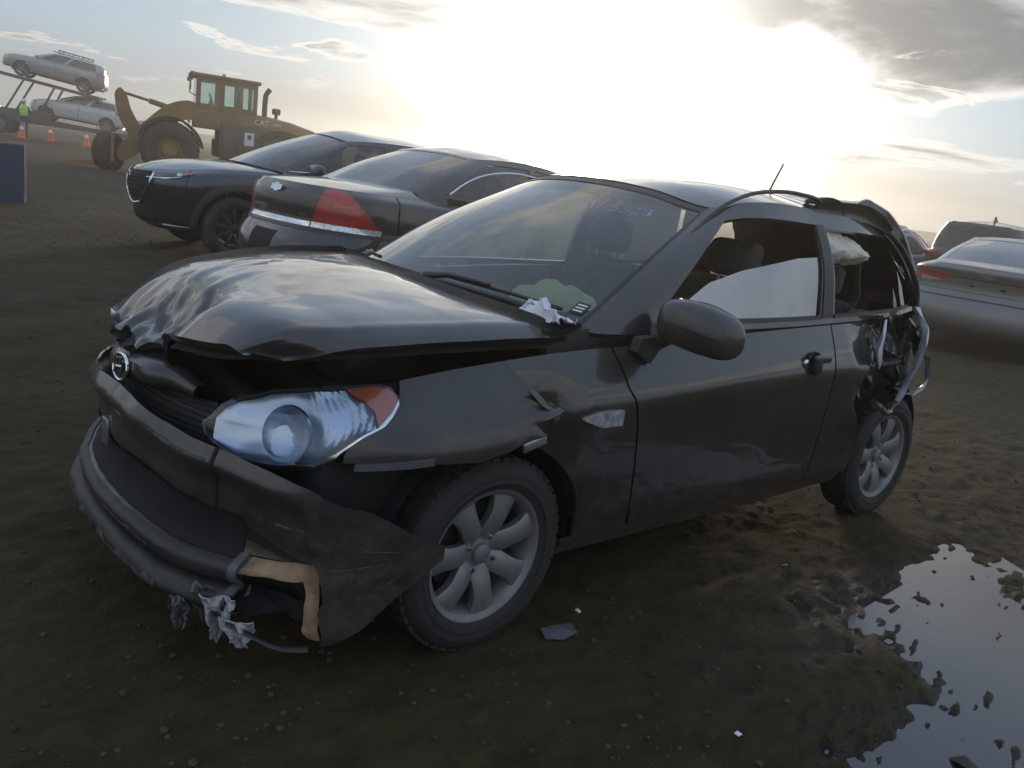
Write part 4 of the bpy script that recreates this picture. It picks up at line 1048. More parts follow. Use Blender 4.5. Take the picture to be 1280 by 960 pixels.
class Car:
    def __init__(c, name, label, cat, sp, loc=(0, 0, 0), rz=0.0, group=None, q=1.0):
        c.R = R = empty(name, loc, rz); tag(R, label, cat, group)
        c.sp = sp; g = lambda n: max(4, int(round(n * q)))
        paint = sp['paint']
        c.ctrl = wrap_ctrl(sp['levels'], sp['xwr'], sp['xwf'], sp.get('cr', 1), sp.get('cf', 1), sp.get('mid', -.1))
        c.S = S = Surf(c.ctrl)
        base, top = sp['gh']
        c.G = G = gh_surf(base, top, sp.get('bulge', .028))
        sx = c.sx = lambda x: xs_to_s(c.ctrl, 3, x)
        RA = sp['R'] + sp.get('arch', .055); zc = sp['R'] + .01
        aF = lambda s: arch_t(S, s, sp['xwf'], zc, RA); aR = lambda s: arch_t(S, s, sp['xwr'], zc, RA)
        lo = .0
        d0, d1, d2 = sp['doors']
        gp = .012
        for sd in 'LR':
            spart('front_fender', S, sx(d0) + gp, 10.3, lambda s: np.maximum(np.interp(s, [9.4, 9.6], [lo, 3.0]), aF(s)), 6, g(50), g(26), paint, R, side=sd)
            spart('front_door', S, sx(d1) + gp, sx(d0) - gp, .7, 6, g(24), g(24), paint, R, side=sd)
            spart('rear_door', S, sx(d2) + gp, sx(d1) - gp, lambda s: np.maximum(.7, aR(s)), 6, g(24), g(24), paint, R, side=sd)
            spart('rocker_panel', S, sx(d2) - .3, sx(d0) + .2, lambda s: np.maximum(0.0, np.maximum(aR(s), aF(s))) * 0, lambda s: np.full(np.shape(s), .68), g(20), 5, sp.get('clad', paint), R, side=sd)
            spart('quarter_panel', S, 2.75, sx(d2) - gp, lambda s: np.maximum(np.interp(s, [3.2, 3.4], [3.0, lo]), aR(s)), 6, g(44), g(26), paint, R, side=sd)
        spart('front_bumper', S, 9.42, 13, lambda s: np.maximum(0, aF(s)), 2.97, g(50), g(18), paint, R, side='both')
        spart('nose_panel', S, 10.33, 13, 3.0, 6, g(30), g(16), paint, R, side='both')
        spart('rear_bumper', S, 0, 3.38, lambda s: np.maximum(0, aR(s)), 2.97, g(50), g(18), paint, R, side='both')
        c.rear = spart(sp.get('rear_name', 'trunk_face'), S, 0, 2.72, 3.0, 6, g(34), g(18), paint, R, side='both')
        # shoulder strip between body side and cabin
        ss = np.linspace(2.0, 6.0, g(40))
        gb = G.ev(ss, np.zeros(len(ss))); lt = S.ev(sx(gb[:, 0]), np.full(len(ss), 6.0))
        k = np.linspace(0, 1, 3)[None, :, None]
        gg = lt[:, None] * (1 - k) + gb[:, None] * k
        for sd in 'LR':
            v, f = gmesh(gg, 0, 0); mk('belt_moulding', *(mirror_vf(v, f) if sd == 'R' else (v, f)), paint, R)
        # hood
        n, m = g(28), g(22)
        sA = float(sx(base[6][0])); sF = 10.9
        side = S.ev(np.linspace(sA, sF, n), np.full(n, 6.0)); fr = S.ev(np.linspace(sF, 13, m), np.full(m, 6.0))
        cow = G.ev(np.linspace(6, 8, m), np.zeros(m)); cow[0] = side[0]; cow[:, 2] -= .012
        side[0] = cow[0]
        p0, p1 = cow[-1], fr[-1]
        hc = sp.get('hoodc', .05)
        cen = curve([p0, p0 * .66 + p1 * .34 + np.array([0, 0, hc * .8]), p0 * .33 + p1 * .67 + np.array([0, 0, hc]), p0 * .10 + p1 * .90 + np.array([0, 0, hc * .5]), p1], n)
        gg = coons(side, cen, cow, fr)
        v, f = join_vf(gmesh(gg, 0, .01), mirror_vf(*gmesh(gg, 0, .01))); c.hood = mk('hood', v, f, paint, R)
        # rear deck
        sC = float(sx(base[2][0])); sR = 2.4
        side = S.ev(np.linspace(sC, sR, n), np.full(n, 6.0)); rr = S.ev(np.linspace(sR, 0, m), np.full(m, 6.0))
        wb = G.ev(np.linspace(2, 0, m), np.zeros(m)); wb[0] = side[0]
        p0, p1 = wb[-1], rr[-1]; dc = sp.get('deckc', .02)
        cen = curve([p0, p0 * .5 + p1 * .5 + np.array([0, 0, dc]), p1], n)
        gg = coons(side, cen, wb, rr)
        v, f = gmesh(gg, 0, .0, True); c.deck = mk(sp.get('deck_name', 'trunk_lid'), *join_vf((v, f), mirror_vf(v, f)), paint, R)
        # cabin frame and windows
        wf = sp.get('win', dict(a=5.55, b0=4.12, b1=3.95, c0=2.95, lo=.10, hi=1.74))
        rg = sp.get('rear_glass', (1.72, .10, 1.86)); wsh = sp.get('ws', 6.14)
        def cell(s0, s1, t0, t1, ns=8, nt=8, sd='L'):
            v, f = gmesh(grid(G, s0, s1, t0, t1, g(ns), g(nt)), 0, .012); return mirror_vf(v, f) if sd == 'R' else (v, f)
        for sd in 'LR':
            fr = [cell(wf['a'], wsh, 0, 2, 10, 14, sd), cell(wf['b1'], wf['b0'], 0, 2, 5, 12, sd), cell(rg[0], wf['c0'], 0, 2, 14, 14, sd),
                  cell(wf['c0'], wf['a'], wf['hi'], 2, 30, 4, sd), cell(wf['c0'], wf['a'], 0, wf['lo'], 30, 4, sd),
                  cell(0, rg[0], 0, rg[1], 14, 4, sd), cell(0, rg[0], rg[2], 2, 14, 4, sd)]
            mk('cabin_frame', *join_vf(*fr), sp.get('frame_mat', paint), R)
            spart('side_window', G, wf['b0'], wf['a'], wf['lo'], wf['hi'], g(20), g(10), sp['glass'], R, off=-.008, rim=0, side=sd)
            spart('side_window', G, wf['c0'], wf['b1'], wf['lo'], lambda s: np.interp(s, [wf['c0'], wf['c0'] + .5, 5], [wf.get('hi2', wf['hi']), wf['hi'], wf['hi']]), g(18), g(10), sp['glass'], R, off=-.008, rim=0, side=sd)
        if rg[0] < 2.6: pass
        c.ws = spart('windshield', G, wsh, 8, .05, 1.95, g(26), g(16), sp.get('ws_glass', 'glass_dusty'), R, off=-.004, rim=0, side='both')
        c.rw = spart('rear_window', G, 0, rg[0], rg[1], rg[2], g(22), g(14), sp.get('rw_glass', 'glass_dusty'), R, off=-.004, rim=0, side='both')
        # roof
        n, m = g(28), g(16)
        se = G.ev(np.linspace(2, 6, n), np.full(n, 2.0)); fe = G.ev(np.linspace(6, 8, m), np.full(m, 2.0)); re = G.ev(np.linspace(2, 0, m), np.full(m, 2.0))
        zc_ = sp['H']; xm = (top[0][0] + top[8][0]) / 2
        cen = curve([re[-1], (re[-1][0] * .7 + xm * .3, 0, zc_ - .012), (xm, 0, zc_), (fe[-1][0] * .7 + xm * .3, 0, zc_ - .008), fe[-1]], n)
        gg = coons(se, cen, re, fe)
        v, f = gmesh(gg, 0, 0); c.roof = mk('roof', *join_vf((v, f), mirror_vf(v, f)), sp.get('roof_mat', paint), R)
        # dark interior, seats, underside, wheel houses
        zb = base[4][2]
        MB().bbox(((base[2][0] + base[6][0]) / 2 - .05, 0, .26 + (zb - .30) / 2), (base[6][0] - base[2][0] - .1, base[4][1] * 2 - .16, zb - .32), .03).build('interior_tub', 'interior', R)
        if q >= .6:
            for x in (base[6][0] - 1.05, base[6][0] - 1.95):
                for y in (.36, -.36):
                    s_ = empty('seat', (x, y, 0), 0, R)
                    MB().bbox((0, 0, zb - .10), (.14, .46, .50), .05, 2, Matrix.Rotation(-.2, 3, 'Y')).build('backrest', 'seat_fabric', s_)
                    MB().bbox((-.09, 0, zb + .22), (.09, .26, .16), .04, 2, Matrix.Rotation(-.1, 3, 'Y')).build('headrest', 'seat_fabric', s_)
            MB().prism([(base[8][0] - .1, zb - .1), (base[8][0] - .12, zb + .0), (base[6][0] - .25, zb + .03), (base[6][0] - .35, zb - .1)], -base[4][1] + .08, base[4][1] - .08).build('dashboard', 'interior', R)
        MB().box(((sp['xwf'] + sp['xwr']) / 2, 0, .30), (sp['xwf'] - sp['xwr'] + .9, sp['W'] * 2 - .46, .12)).build('floor_pan', 'dull_black', R)
        MB().bbox(((base[8][0] + sp['levels'][2][1]) / 2, 0, .50), (sp['levels'][2][1] - base[8][0] - .36, 1.0, .30), .03).build('engine_block', 'dull_black', R)
        MB().bbox(((base[0][0] + sp['levels'][2][0]) / 2 + .14, 0, .56), (abs(sp['levels'][2][0] - base[0][0]) - .30, .9, .30), .03).build('trunk_well', 'dull_black', R)
        for x in (sp['xwf'], sp['xwr']):
            for sg in (1, -1):
                yo = sp['W'] * .965
                a = np.linspace(-.2, math.pi + .2, 14)
                gg = np.array([[(x + (RA + .01) * math.cos(t), y, zc + (RA + .01) * math.sin(t)) for y in (.45 * sg, .62 * sg, (yo - .03) * sg)] for t in a])
                v, f = gmesh(gg, 0, 0); mk('wheel_well', v, f, 'dull_black', R)
                wheel(R, (x, sg * (yo - .115), sp['R']), sp['R'], sp['rim'], .205, sp.get('wheels', 'five'), sg, detail=False, tyre_mat='tyre_mud', rim_mat=sp.get('rim_mat', 'alloy'))
    def lamp(c, name, s0, s1, t0, t1, mat, off=.006, n=(16, 8), both=False, rim=.02, sides='LR'):
        out = []
        if both: return [spart(name, c.S, s0, s1, t0, t1, n[0], n[1], mat, c.R, off=off, rim=rim, side='both')]
        for sd in sides: out.append(spart(name, c.S, s0, s1, t0, t1, n[0], n[1], mat, c.R, off=off, rim=rim, side=sd))
        return out
    def mirrors(c, x, y, z, mat, size=(.11, .20, .14)):
        for sg in (1, -1):
            m = MB().bbox((x, sg * (y + size[1] * .55), z), size, .045, 3).build('side_mirror', mat, c.R)
            MB().tube([(x + .02, sg * (y - .03), z - .05), (x + .01, sg * (y + .05), z - .03)], .022, 8).build('mirror_arm', 'trim_black', m)
material('red_bright', (.62, .05, .03), .25, 0, 1.0)
# --- charcoal sedan seen from behind
sp = dict(paint='paint_charcoal', xwr=-1.42, xwf=1.39, W=.925, R=.33, rim=.215, H=1.492, levels=std_levels(-2.60, 2.53, .925, [1.035, 1.00, .93, .90, .72], [.84, .86, .885, .85, .78], tuck=(.12, -.06, -.075, .05, .052, .065, .10)),
          gh=gh_pts(-1.80, -.98, -1.45, 1.12, 1.45, .26, .40, .80, .61, 1.065, .955, .945, 1.405, 1.425, 1.40), doors=(1.10, -.05, -1.15), glass='glass_tint', deckc=.012, rear_glass=(1.78, .06, 1.9), cr=2.4)
impala = Car('charcoal_sedan', 'charcoal sedan backed in beside the wreck, red trapezoid tail lamp and chrome strip facing out', 'car', sp, (-2.86, -4.27, .08), math.radians(185.5))
c = impala
tl_ = c.lamp('tail_light', lambda v: np.interp(v, [0, 1], [1.08, 1.38]), lambda v: np.interp(v, [0, 1], [2.42, 1.80]), 3.12, 5.75, 'red_lens', .008, (22, 14))
for k, sd in enumerate('LR'):
    spart('reverse_light', c.S, 1.08, 2.46, 2.86, 3.12, 22, 5, 'clear_lens', tl_[k], off=.010, rim=.02, side=sd)
    spart('lamp_band', c.S, 1.55, 2.0, 4.15, 4.35, 8, 4, 'red_bright', tl_[k], off=.011, rim=.01, side=sd)
    spart('lamp_edge', c.S, 1.05, 2.50, 2.80, 2.87, 22, 3, 'trim_black', tl_[k], off=.006, rim=.02, side=sd)
c.lamp('chrome_strip', 0, 1.05, 2.86, 3.10, 'chrome', .010, (20, 5), both=True)
c.lamp('bumper_step', 0, 3.1, 2.70, 2.80, 'trim_black', .004, (40, 3), both=True)
c.lamp('plate_recess', 0, .38, 1.35, 2.45, 'dull_black', .004, (8, 6), both=True)
em = empty('emblem', (0, 0, 0), 0, c.R); em.matrix_local = frame_at(c.S.ev([0], [5.0])[0], (-1, 0, .25), off=.014)
MB().prism([(-.085, -.022), (-.068, .022), (-.026, .022), (-.026, .034), (.030, .034), (.030, .022), (.085, .022), (.068, -.022), (.026, -.022), (.026, -.034), (-.030, -.034), (-.030, -.022)], -.006, .004, 'xy').build('bow_tie', 'chrome', em)
text('IMPALA', .070, c.R, 'chrome', surf_frame(c.S, .55, 3.42, 1, .010))
text('FLEX', .034, c.R, 'chrome', surf_frame(c.S, .84, 3.45, -1, .009), name='badge')
c.mirrors(.78, .84, .98, 'paint_charcoal')
MB().tube(curve([(.45, -.80, 1.02), (.15, -.735, 1.20), (-.2, -.69, 1.30), (-.7, -.68, 1.31), (-1.15, -.735, 1.20), (-1.38, -.775, 1.08)], 30), .010, 6).build('window_chrome', 'chrome', c.R)
MB().lathe([(.001, .004), (.012, .004), (.016, 0)], (-.98, -.93, .90), 12).build('fuel_door_pin', 'chrome', c.R)

# --- navy crossover, nose to the left
sp = dict(paint='paint_navy', xwr=-1.33, xwf=1.32, W=.897, R=.345, rim=.235, H=1.555, levels=std_levels(-2.2, 2.19, .897, [1.06, 1.03, .985, .975, .865], [.86, .88, .90, .88, .80], tuck=(.14, .02, 0, .04, .08, .12, .18), ftuck=(.20, .08, .05, .0, -.01, .02, .06)),
          gh=gh_pts(-1.93, -1.45, -1.45, .80, 1.10, -.06, .08, .80, .615, 1.09, 1.0, 1.0, 1.46, 1.475, 1.455), doors=(.85, -.15, -.95), glass='glass_tint', clad='black_plastic', rear_name='tailgate', deck_name='rear_sill', deckc=.0, hoodc=.055, wheels='ten', rim_mat='dark_alloy', arch=.06, cf=1.12)
mazda = Car('navy_crossover', 'dark navy crossover with shield-shaped grille, nose to the left beyond the charcoal sedan', 'car', sp, (-2.39, -7.16, .086), math.radians(-3.8))
c = mazda
for sd in 'LR':   # black arch cladding
    for x in (1.32, -1.33):
        a = np.linspace(-.12, math.pi + .12, 30); rows = []
        for t in a:
            px, pz = x + .405 * math.cos(t), .355 + .405 * math.sin(t)
            rr = []
            for r_ in (.400, .44, .475):
                qx, qz = x + r_ * math.cos(t), .355 + r_ * math.sin(t)
                s_ = float(c.sx(qx)); tt = np.linspace(0, 6, 60); P = c.S.ev(np.full(60, s_), tt); y_ = float(np.interp(qz, P[:, 2], P[:, 1]))
                rr.append((qx, y_ + (.012 if r_ < .46 else .002), qz))
            rows.append(rr)
        v, f = gmesh(np.array(rows), 0, .0); mk('arch_cladding', *(mirror_vf(v, f) if sd == 'R' else (v, f)), 'black_plastic', c.R)
gr = c.lamp('grille', lambda v: np.interp(v, [0, .6, 1], [12.45, 11.75, 11.85]), 13, 2.0, 5.35, 'dull_black', .012, (18, 16), both=True)[0]
for k in range(7):
    t = 2.3 + .43 * k
    P = c.S.ev(np.linspace(12.3, 13, 8), np.full(8, t)) + np.array([.016, 0, 0])
    P = np.concatenate([P, P[-2::-1] * np.array([1, -1, 1])]); MB().tube(P, .006, 5).build('grille_bar', 'trim_black', gr)
P = c.S.ev(np.interp(np.linspace(0, 1, 24), [0, .3, .6, 1], [11.70, 11.72, 12.45, 13.0]), np.interp(np.linspace(0, 1, 24), [0, .3, .6, 1], [5.2, 3.7, 2.15, 1.95])) + np.array([.018, .004, 0])
P = np.concatenate([P, P[-2::-1] * np.array([1, -1, 1])]); MB().tube(P, .012, 7).build('grille_wing', 'chrome', gr)
em = empty('emblem', (0, 0, 0), 0, c.R); em.matrix_local = frame_at(c.S.ev([13], [4.3])[0], (1, 0, .08), off=.03)
MB().tube([(.07 * math.cos(t), .055 * math.sin(t), 0) for t in np.linspace(0, 2 * math.pi, 25)], .006, 6, False).build('emblem_ring', 'chrome', em)
MB().tube(curve([(-.062, .02, 0), (-.03, .012, .003), (0, -.03, .004), (.03, .012, .003), (.062, .02, 0)], 15), .006, 6).build('emblem_wings', 'chrome', em)
hl_ = c.lamp('headlight', 10.15, 11.70, lambda s: np.interp(s, [10.15, 11, 11.7], [5.15, 4.55, 4.45]), lambda s: np.interp(s, [10.15, 11, 11.7], [5.25, 5.3, 5.1]), 'dark_lens', .006, (22, 7))
for k, sd in enumerate('LR'):
    spart('side_light', c.S, 10.18, 10.55, lambda s: np.interp(s, [10.15, 10.7], [5.12, 4.86]), lambda s: np.interp(s, [10.15, 10.7], [5.24, 5.2]), 8, 4, 'amber', hl_[k], off=.009, rim=.01, side=sd)
    spart('projector', c.S, 10.58, 10.78, 4.82, 5.2, 6, 5, 'clear_lens', hl_[k], off=.010, rim=.01, side=sd)
    spart('lamp_strip', c.S, 10.6, 12.0, lambda s: np.interp(s, [10.6, 11.2, 12], [4.62, 4.40, 4.38]), lambda s: np.interp(s, [10.6, 11.2, 12], [4.70, 4.50, 4.5]), 20, 3, 'chrome', hl_[k], off=.014, rim=.015, side=sd)
c.lamp('lower_grille', 11.9, 13, .75, 1.75, 'dull_black', .008, (20, 6), both=True)
c.lamp('bumper_trim', 10.4, 11.6, .75, .86, 'chrome', .012, (16, 3))
c.lamp('bumper_lip', 9.7, 13, .0, .55, 'black_plastic', .010, (40, 6), both=True)
c.mirrors(.50, .86, 1.05, 'paint_navy', (.13, .22, .16))
MB().tube(c.G.ev(np.linspace(2.6, 5.9, 30), np.full(30, .09)) + np.array([0, .008, 0]), .007, 6).build('window_chrome', 'chrome', c.R)

# --- grey sedan on the right, seen from behind
sp = dict(paint='paint_grey', xwr=-1.40, xwf=1.395, W=.918, R=.33, rim=.22, H=1.475, levels=std_levels(-2.42, 2.40, .918, [1.085, 1.03, .96, .89, .70], [.80, .86, .88, .85, .78], tuck=(.10, -.04, -.05, .07, .06, .0, .02), ftuck=(.14, .03, 0, .02, .06, .1, .14)),
          gh=gh_pts(-1.86, -.70, -1.35, 1.05, 1.38, .16, .28, .80, .60, 1.105, .975, .965, 1.405, 1.42, 1.39), doors=(1.0, -.05, -1.05), glass='glass_tint', deckc=-.018, rear_glass=(1.78, .06, 1.92), rw_glass='glass_tint')
sonata = Car('grey_sedan', 'dusty grey sedan without plate, tail end facing the camera at the right edge', 'car', sp, (-10.41, -1.80, -.03), math.radians(191.2))
c = sonata
tl_ = c.lamp('tail_light', .98, 3.2, lambda s: np.interp(s, [.98, 1.5, 2.4, 3.2], [4.0, 3.55, 3.45, 4.2]), lambda s: np.interp(s, [.98, 1.6, 2.4, 3.2], [4.1, 4.45, 4.95, 4.7]), 'red_lens', .008, (26, 9))
for k, sd in enumerate('LR'):
    spart('reverse_light', c.S, 1.35, 2.15, lambda s: np.interp(s, [1.3, 1.7, 2.2], [3.68, 3.5, 3.55]), lambda s: np.interp(s, [1.3, 1.7, 2.2], [3.72, 3.82, 3.85]), 12, 5, 'clear_lens', tl_[k], off=.012, rim=.015, side=sd)
c.lamp('trunk_crease', 0, 1.0, 4.05, 4.16, 'trim_black', .003, (16, 3), both=True, rim=.0)
c.lamp('plate_lamp', .34, .48, 3.45, 3.62, 'dull_black', .008, (5, 4))
em = empty('emblem', (0, 0, 0), 0, c.R); em.matrix_local = frame_at(c.S.ev([0], [4.75])[0], (-1, 0, .1), off=.012)
MB().tube([(.06 * math.cos(t), .032 * math.sin(t), 0) for t in np.linspace(0, 2 * math.pi, 21)], .005, 6, False).tube([(-.03, -.02, 0), (-.016, .02, 0)], .005, 5).tube([(.016, -.02, 0), (.03, .02, 0)], .005, 5).tube([(-.022, 0, 0), (.022, 0, 0)], .005, 5).build('emblem_oval', 'paint_grey', em)
c.lamp('bumper_crease', 0, 3.2, 2.55, 2.63, 'trim_black', .002, (36, 3), both=True, rim=0)
c.mirrors(.85, .84, 1.0, 'paint_grey')

# --- blue-grey sedan behind it
sp = dict(paint='paint_bluegrey', xwr=-1.35, xwf=1.35, W=.90, R=.32, rim=.21, H=1.47, levels=std_levels(-2.35, 2.35, .90, [1.04, 1.0, .95, .88, .70], [.82, .86, .88, .85, .78]),
          gh=gh_pts(-1.75, -.85, -1.35, 1.0, 1.3, .12, .25, .79, .60, 1.07, .97, .95, 1.40, 1.42, 1.39), doors=(.95, -.1, -1.05), glass='glass_dusty')
blue = Car('blue_grey_sedan', 'blue-grey sedan whose roof and side windows show behind the grey sedan', 'car', sp, (-11.6, -4.9, .0), math.radians(5), q=.6)
MB().tube(curve([(.55, .80, 1.0), (.15, .735, 1.25), (-.3, .69, 1.36), (-.8, .69, 1.33), (-1.4, .77, 1.12)], 24), .012, 6).build('window_chrome', 'chrome', blue.R)
blue.mirrors(.8, .83, 1.0, 'paint_bluegrey')

# --- black suv at the right edge
def suv_spec(paint, H=1.76, glass='glass_tint', L=4.75, W=.94):
    xr, xf = -L / 2, L / 2
    return dict(paint=paint, xwr=-1.42, xwf=1.38, W=W, R=.37, rim=.24, H=H, levels=std_levels(xr, xf, W, [1.10, 1.09, 1.06, 1.03, .88], [.86, .90, .90, .87, .82], zr=.32, tuck=(.14, .03, 0, .02, .04, .06, .08)),
                gh=gh_pts(xr + .12, xr + .27, -1.75, .85, 1.12, .02, .18, .83, .66, 1.13, 1.08, 1.06, H - .10, H - .075, H - .09), doors=(.9, -.1, -1.05), glass=glass, rear_name='tailgate', deck_name='rear_sill', deckc=0., hoodc=.04,
                win=dict(a=5.55, b0=4.12, b1=3.98, c0=2.7, lo=.10, hi=1.74), rear_glass=(1.6, .1, 1.8))
_ss = suv_spec('paint_black', 1.70, 'glass_black'); _ss['rw_glass'] = 'glass_black'
suv = Car('black_suv', 'black sport utility vehicle with rear spoiler standing behind the grey sedan', 'car', _ss, (-15.2, -3.35, .0), math.radians(176), q=.7)
suv.lamp('tail_light', 1.5, 3.0, 4.0, 5.9, 'red_lens', .008, (12, 8))
MB().bbox((-1.97, 0, 1.605), (.24, 1.0, .045), .02).build('roof_spoiler', 'paint_black', suv.R)
MB().prism([(-.05, 0), (.10, 0), (-.03, .10)], -.012, .012).build('roof_fin', 'paint_black', suv.R).location = (-1.55, 0, 1.69)
suv.mirrors(.75, .9, 1.15, 'paint_black')
# ------------------------------------------------------------------ wheel loader
def build_loader(loc, rz):
    R = empty('wheel_loader', loc, rz)
    tag(R, 'dusty yellow wheel loader with glazed cab and raised boom, facing left in the background', 'loader')
    def big_wheel(x, y, sg):
        w = empty('wheel', (x, y, .75), 0, R)
        MB().lathe([(.34, -.20), (.40, -.25), (.66, -.26), (.735, -.22), (.75, -.10), (.75, .10), (.735, .22), (.66, .26), (.40, .25), (.34, .20)], n=40, sgn=sg).build('tyre', 'tyre_mud', w)
        tb = MB()
        for k in range(22):
            for q in (-1, 1):
                a = 2 * math.pi * (k + (.5 if q > 0 else 0)) / 22; rot = Matrix.Rotation(-a, 3, 'Y') @ Matrix.Rotation(.45 * q, 3, 'X')
                p = Matrix.Rotation(-a, 3, 'Y') @ Vector((.745, 0, 0)); tb.box((p.x, q * .12, p.z), (.05, .24, .07), rot)
        tb.build('tread_blocks', 'tyre_mud', w, False)['kind'] = 'stuff'
        MB().lathe([(.35, .20), (.33, .12), (.30, .05), (.20, .05), (.19, .13), (.001, .13)], n=32, sgn=sg).build('rim', 'loader_yellow', w)
        for k in range(8):
            a = 2 * math.pi * k / 8; MB().lathe([(.001, .08), (.02, .08), (.02, .04)], (.25 * math.cos(a), 0, .25 * math.sin(a)), 6, sgn=sg).build('lug_nut', 'loader_black', w)
    for x in (1.45, -1.55):
        for sg in (1, -1): big_wheel(x, sg * 1.0, sg)
        MB().bbox((x, 0, .75), (.30, 1.6, .34), .05).build('axle', 'loader_black', R)
    # frames
    MB().bbox((1.35, 0, 1.05), (1.3, .95, .55), .06).build('front_frame', 'loader_dirty', R)
    MB().bbox((-1.2, 0, .95), (2.9, 1.05, .50), .05).build('rear_frame', 'loader_black', R)
    # fenders
    for sg in (1, -1):
        a = np.linspace(.35, math.pi - .15, 16)
        G = np.array([[(1.45 + .88 * math.cos(t), y, .75 + .88 * math.sin(t)) for y in (sg * .70, sg * 1.0, sg * 1.27)] for t in a])
        v, f = gmesh(G, 0, .04); mk('fender', v, f, 'loader_black', R)
        G = np.array([[(-1.55 + .90 * math.cos(t), y, .75 + .90 * math.sin(t)) for y in (sg * .62, sg * 1.0, sg * 1.27)] for t in np.linspace(.6, 2.5, 12)])
        v, f = gmesh(G, 0, .04); mk('fender', v, f, 'loader_black', R)
    # engine hood, sloping to the rear
    sec = [(-.55, 1.10, 2.02), (-1.2, 1.10, 2.00), (-1.9, 1.08, 1.92), (-2.6, 1.02, 1.76), (-3.0, .96, 1.58), (-3.15, .94, 1.42)]
    G = np.array([[(x, -w / 2, 1.10), (x, -w / 2, zt - .30), (x, -w / 2 * .96, zt - .12), (x, -w / 2 * .80, zt - .02), (x, 0, zt + .02), (x, w / 2 * .80, zt - .02), (x, w / 2 * .96, zt - .12), (x, w / 2, zt - .30), (x, w / 2, 1.10)] for x, w, zt in sec])
    v, f = gmesh(G, 0, .0); f.append(tuple(range(9))); f.append(tuple(len(sec) * 9 - 9 + i for i in range(9))); mk('engine_hood', v, f, 'loader_yellow', R)
    MB().bbox((-3.12, 0, 1.05), (.30, 2.3, .85), .06).build('counterweight', 'loader_yellow', R)
    for k in range(6):
        for sg in (1, -1): MB().box((-2.55, sg * .53, 1.2 + .075 * k), (.7, .02, .035)).build('grille_slat', 'loader_black', R)
    # tool box / side tank with a paper sheet
    for sg in (1, -1):
        MB().bbox((-.75, sg * .88, 1.18), (1.75, .62, .95), .04).build('side_tank', 'loader_green', R)
        MB().bbox((-.28 + .0, sg * 1.17, .62), (.5, .20, .06), .015).bbox((-.28, sg * 1.17, .95), (.02, .2, .7), .005).build('step', 'loader_black', R)
    MB().box((-.62, 1.196, 1.30), (.26, .006, .36)).build('paper_notice', 'sheet_paper', R)
    MB().box((-.62, 1.201, 1.35), (.10, .004, .12)).build('notice_print', 'loader_black', R)
    text('CAT', .21, R, 'white_print', frame_at((-1.02, .555, 1.80), (0, 1, 0), off=.006), depth=.004)
    text('938G', .11, R, 'white_print', frame_at((-1.45, .553, 1.79), (0, 1, 0), off=.006), depth=.004)
    # cab
    cab = empty('cab', (0, 0, 0), 0, R)
    MB().bbox((0, 0, 1.72), (1.62, 1.36, .56), .05).build('cab_base', 'loader_dirty', cab)
    MB().bbox((-.02, 0, 2.86), (1.84, 1.48, .10), .04).build('cab_roof', 'loader_dirty', cab)
    MB().bbox((.90, 0, 2.88), (.10, 1.3, .09), .02).build('roof_visor', 'loader_black', cab)
    px = (.78, .12, -.40, -.80)
    for sg in (1, -1):
        for k, x in enumerate(px):
            MB().bbox((x - (.05 if k == 0 else 0), sg * .66, 2.40), (.11 if k != 1 else .16, .09, .86), .015).build('cab_pillar', 'loader_dirty', cab)
        for a, b in ((.73, .20), (.04, -.345), (-.455, -.745)):
            o = MB().box(((a + b) / 2, sg * .665, 2.42), (a - b, .012, .74)).build('cab_window', 'glass_loader', cab, False)
            MB().box(((a + b) / 2, sg * .672, 2.05), (a - b, .02, .12)).build('window_rail', 'loader_dirty', o)
            MB().box(((a + b) / 2, sg * .672, 2.775), (a - b, .02, .07)).build('window_rail', 'loader_dirty', o)
    MB().box((.79, 0, 2.40), (.012, 1.22, .86)).build('cab_window', 'glass_loader', cab, False)
    MB().box((-.80, 0, 2.42), (.012, 1.22, .80)).build('cab_window', 'glass_loader', cab, False)
    MB().bbox((-.25, 0, 2.02), (.5, .52, .24), .05).build('operator_seat', 'dull_black', cab)
    MB().bbox((-.42, 0, 2.36), (.14, .48, .56), .05).build('seat_back', 'dull_black', cab)
    MB().tube([(.45, .1, 1.95), (.36, .1, 2.25)], .03, 8).build('steering_column', 'dull_black', cab)
    MB().tube([(.36 + .05 * math.sin(t), .1 + .19 * math.cos(t), 2.27 + .15 * math.sin(t)) for t in np.linspace(0, 2 * math.pi, 20)], .015, 6, False).build('steering_wheel', 'dull_black', cab)
    MB().tube([(.80, .74, 2.78), (.98, .86, 2.75), (.98, .88, 2.35), (.80, .76, 2.28)], .016, 6).build('mirror_bracket', 'loader_black', cab)
    MB().bbox((.97, .90, 2.56), (.05, .16, .30), .02).build('cab_mirror', 'loader_yellow', cab)
    for y in (.5, -.5): MB().bbox((.93, y, 2.76), (.10, .2, .12), .02).build('work_lamp', 'loader_black', cab)
    MB().tube([(.8, .70, 1.5), (.86, .72, 2.1)], .015, 6).build('hand_rail', 'loader_dirty', cab)
    MB().tube([(.10, .72, 1.75), (.10, .74, 2.3)], .014, 6).build('hand_rail', 'loader_dirty', cab)
    for k in range(4): MB().tube(curve([(.9, .10 * k - .15, 1.55), (1.2, .12 * k - .15, 1.85), (1.6, .08 * k - .1, 1.78), (1.9, .1 * k - .12, 1.40)], 12), .022, 6).build('hydraulic_hose', 'loader_black', R)
    # exhaust and air pre-cleaner
    MB().tube(curve([(-1.12, .25, 1.95), (-1.12, .25, 2.40), (-1.14, .25, 2.62), (-1.24, .25, 2.78)], 14), [.075] * 9 + [.07] * 5, 12).build('exhaust_pipe', 'steel_dark', R)
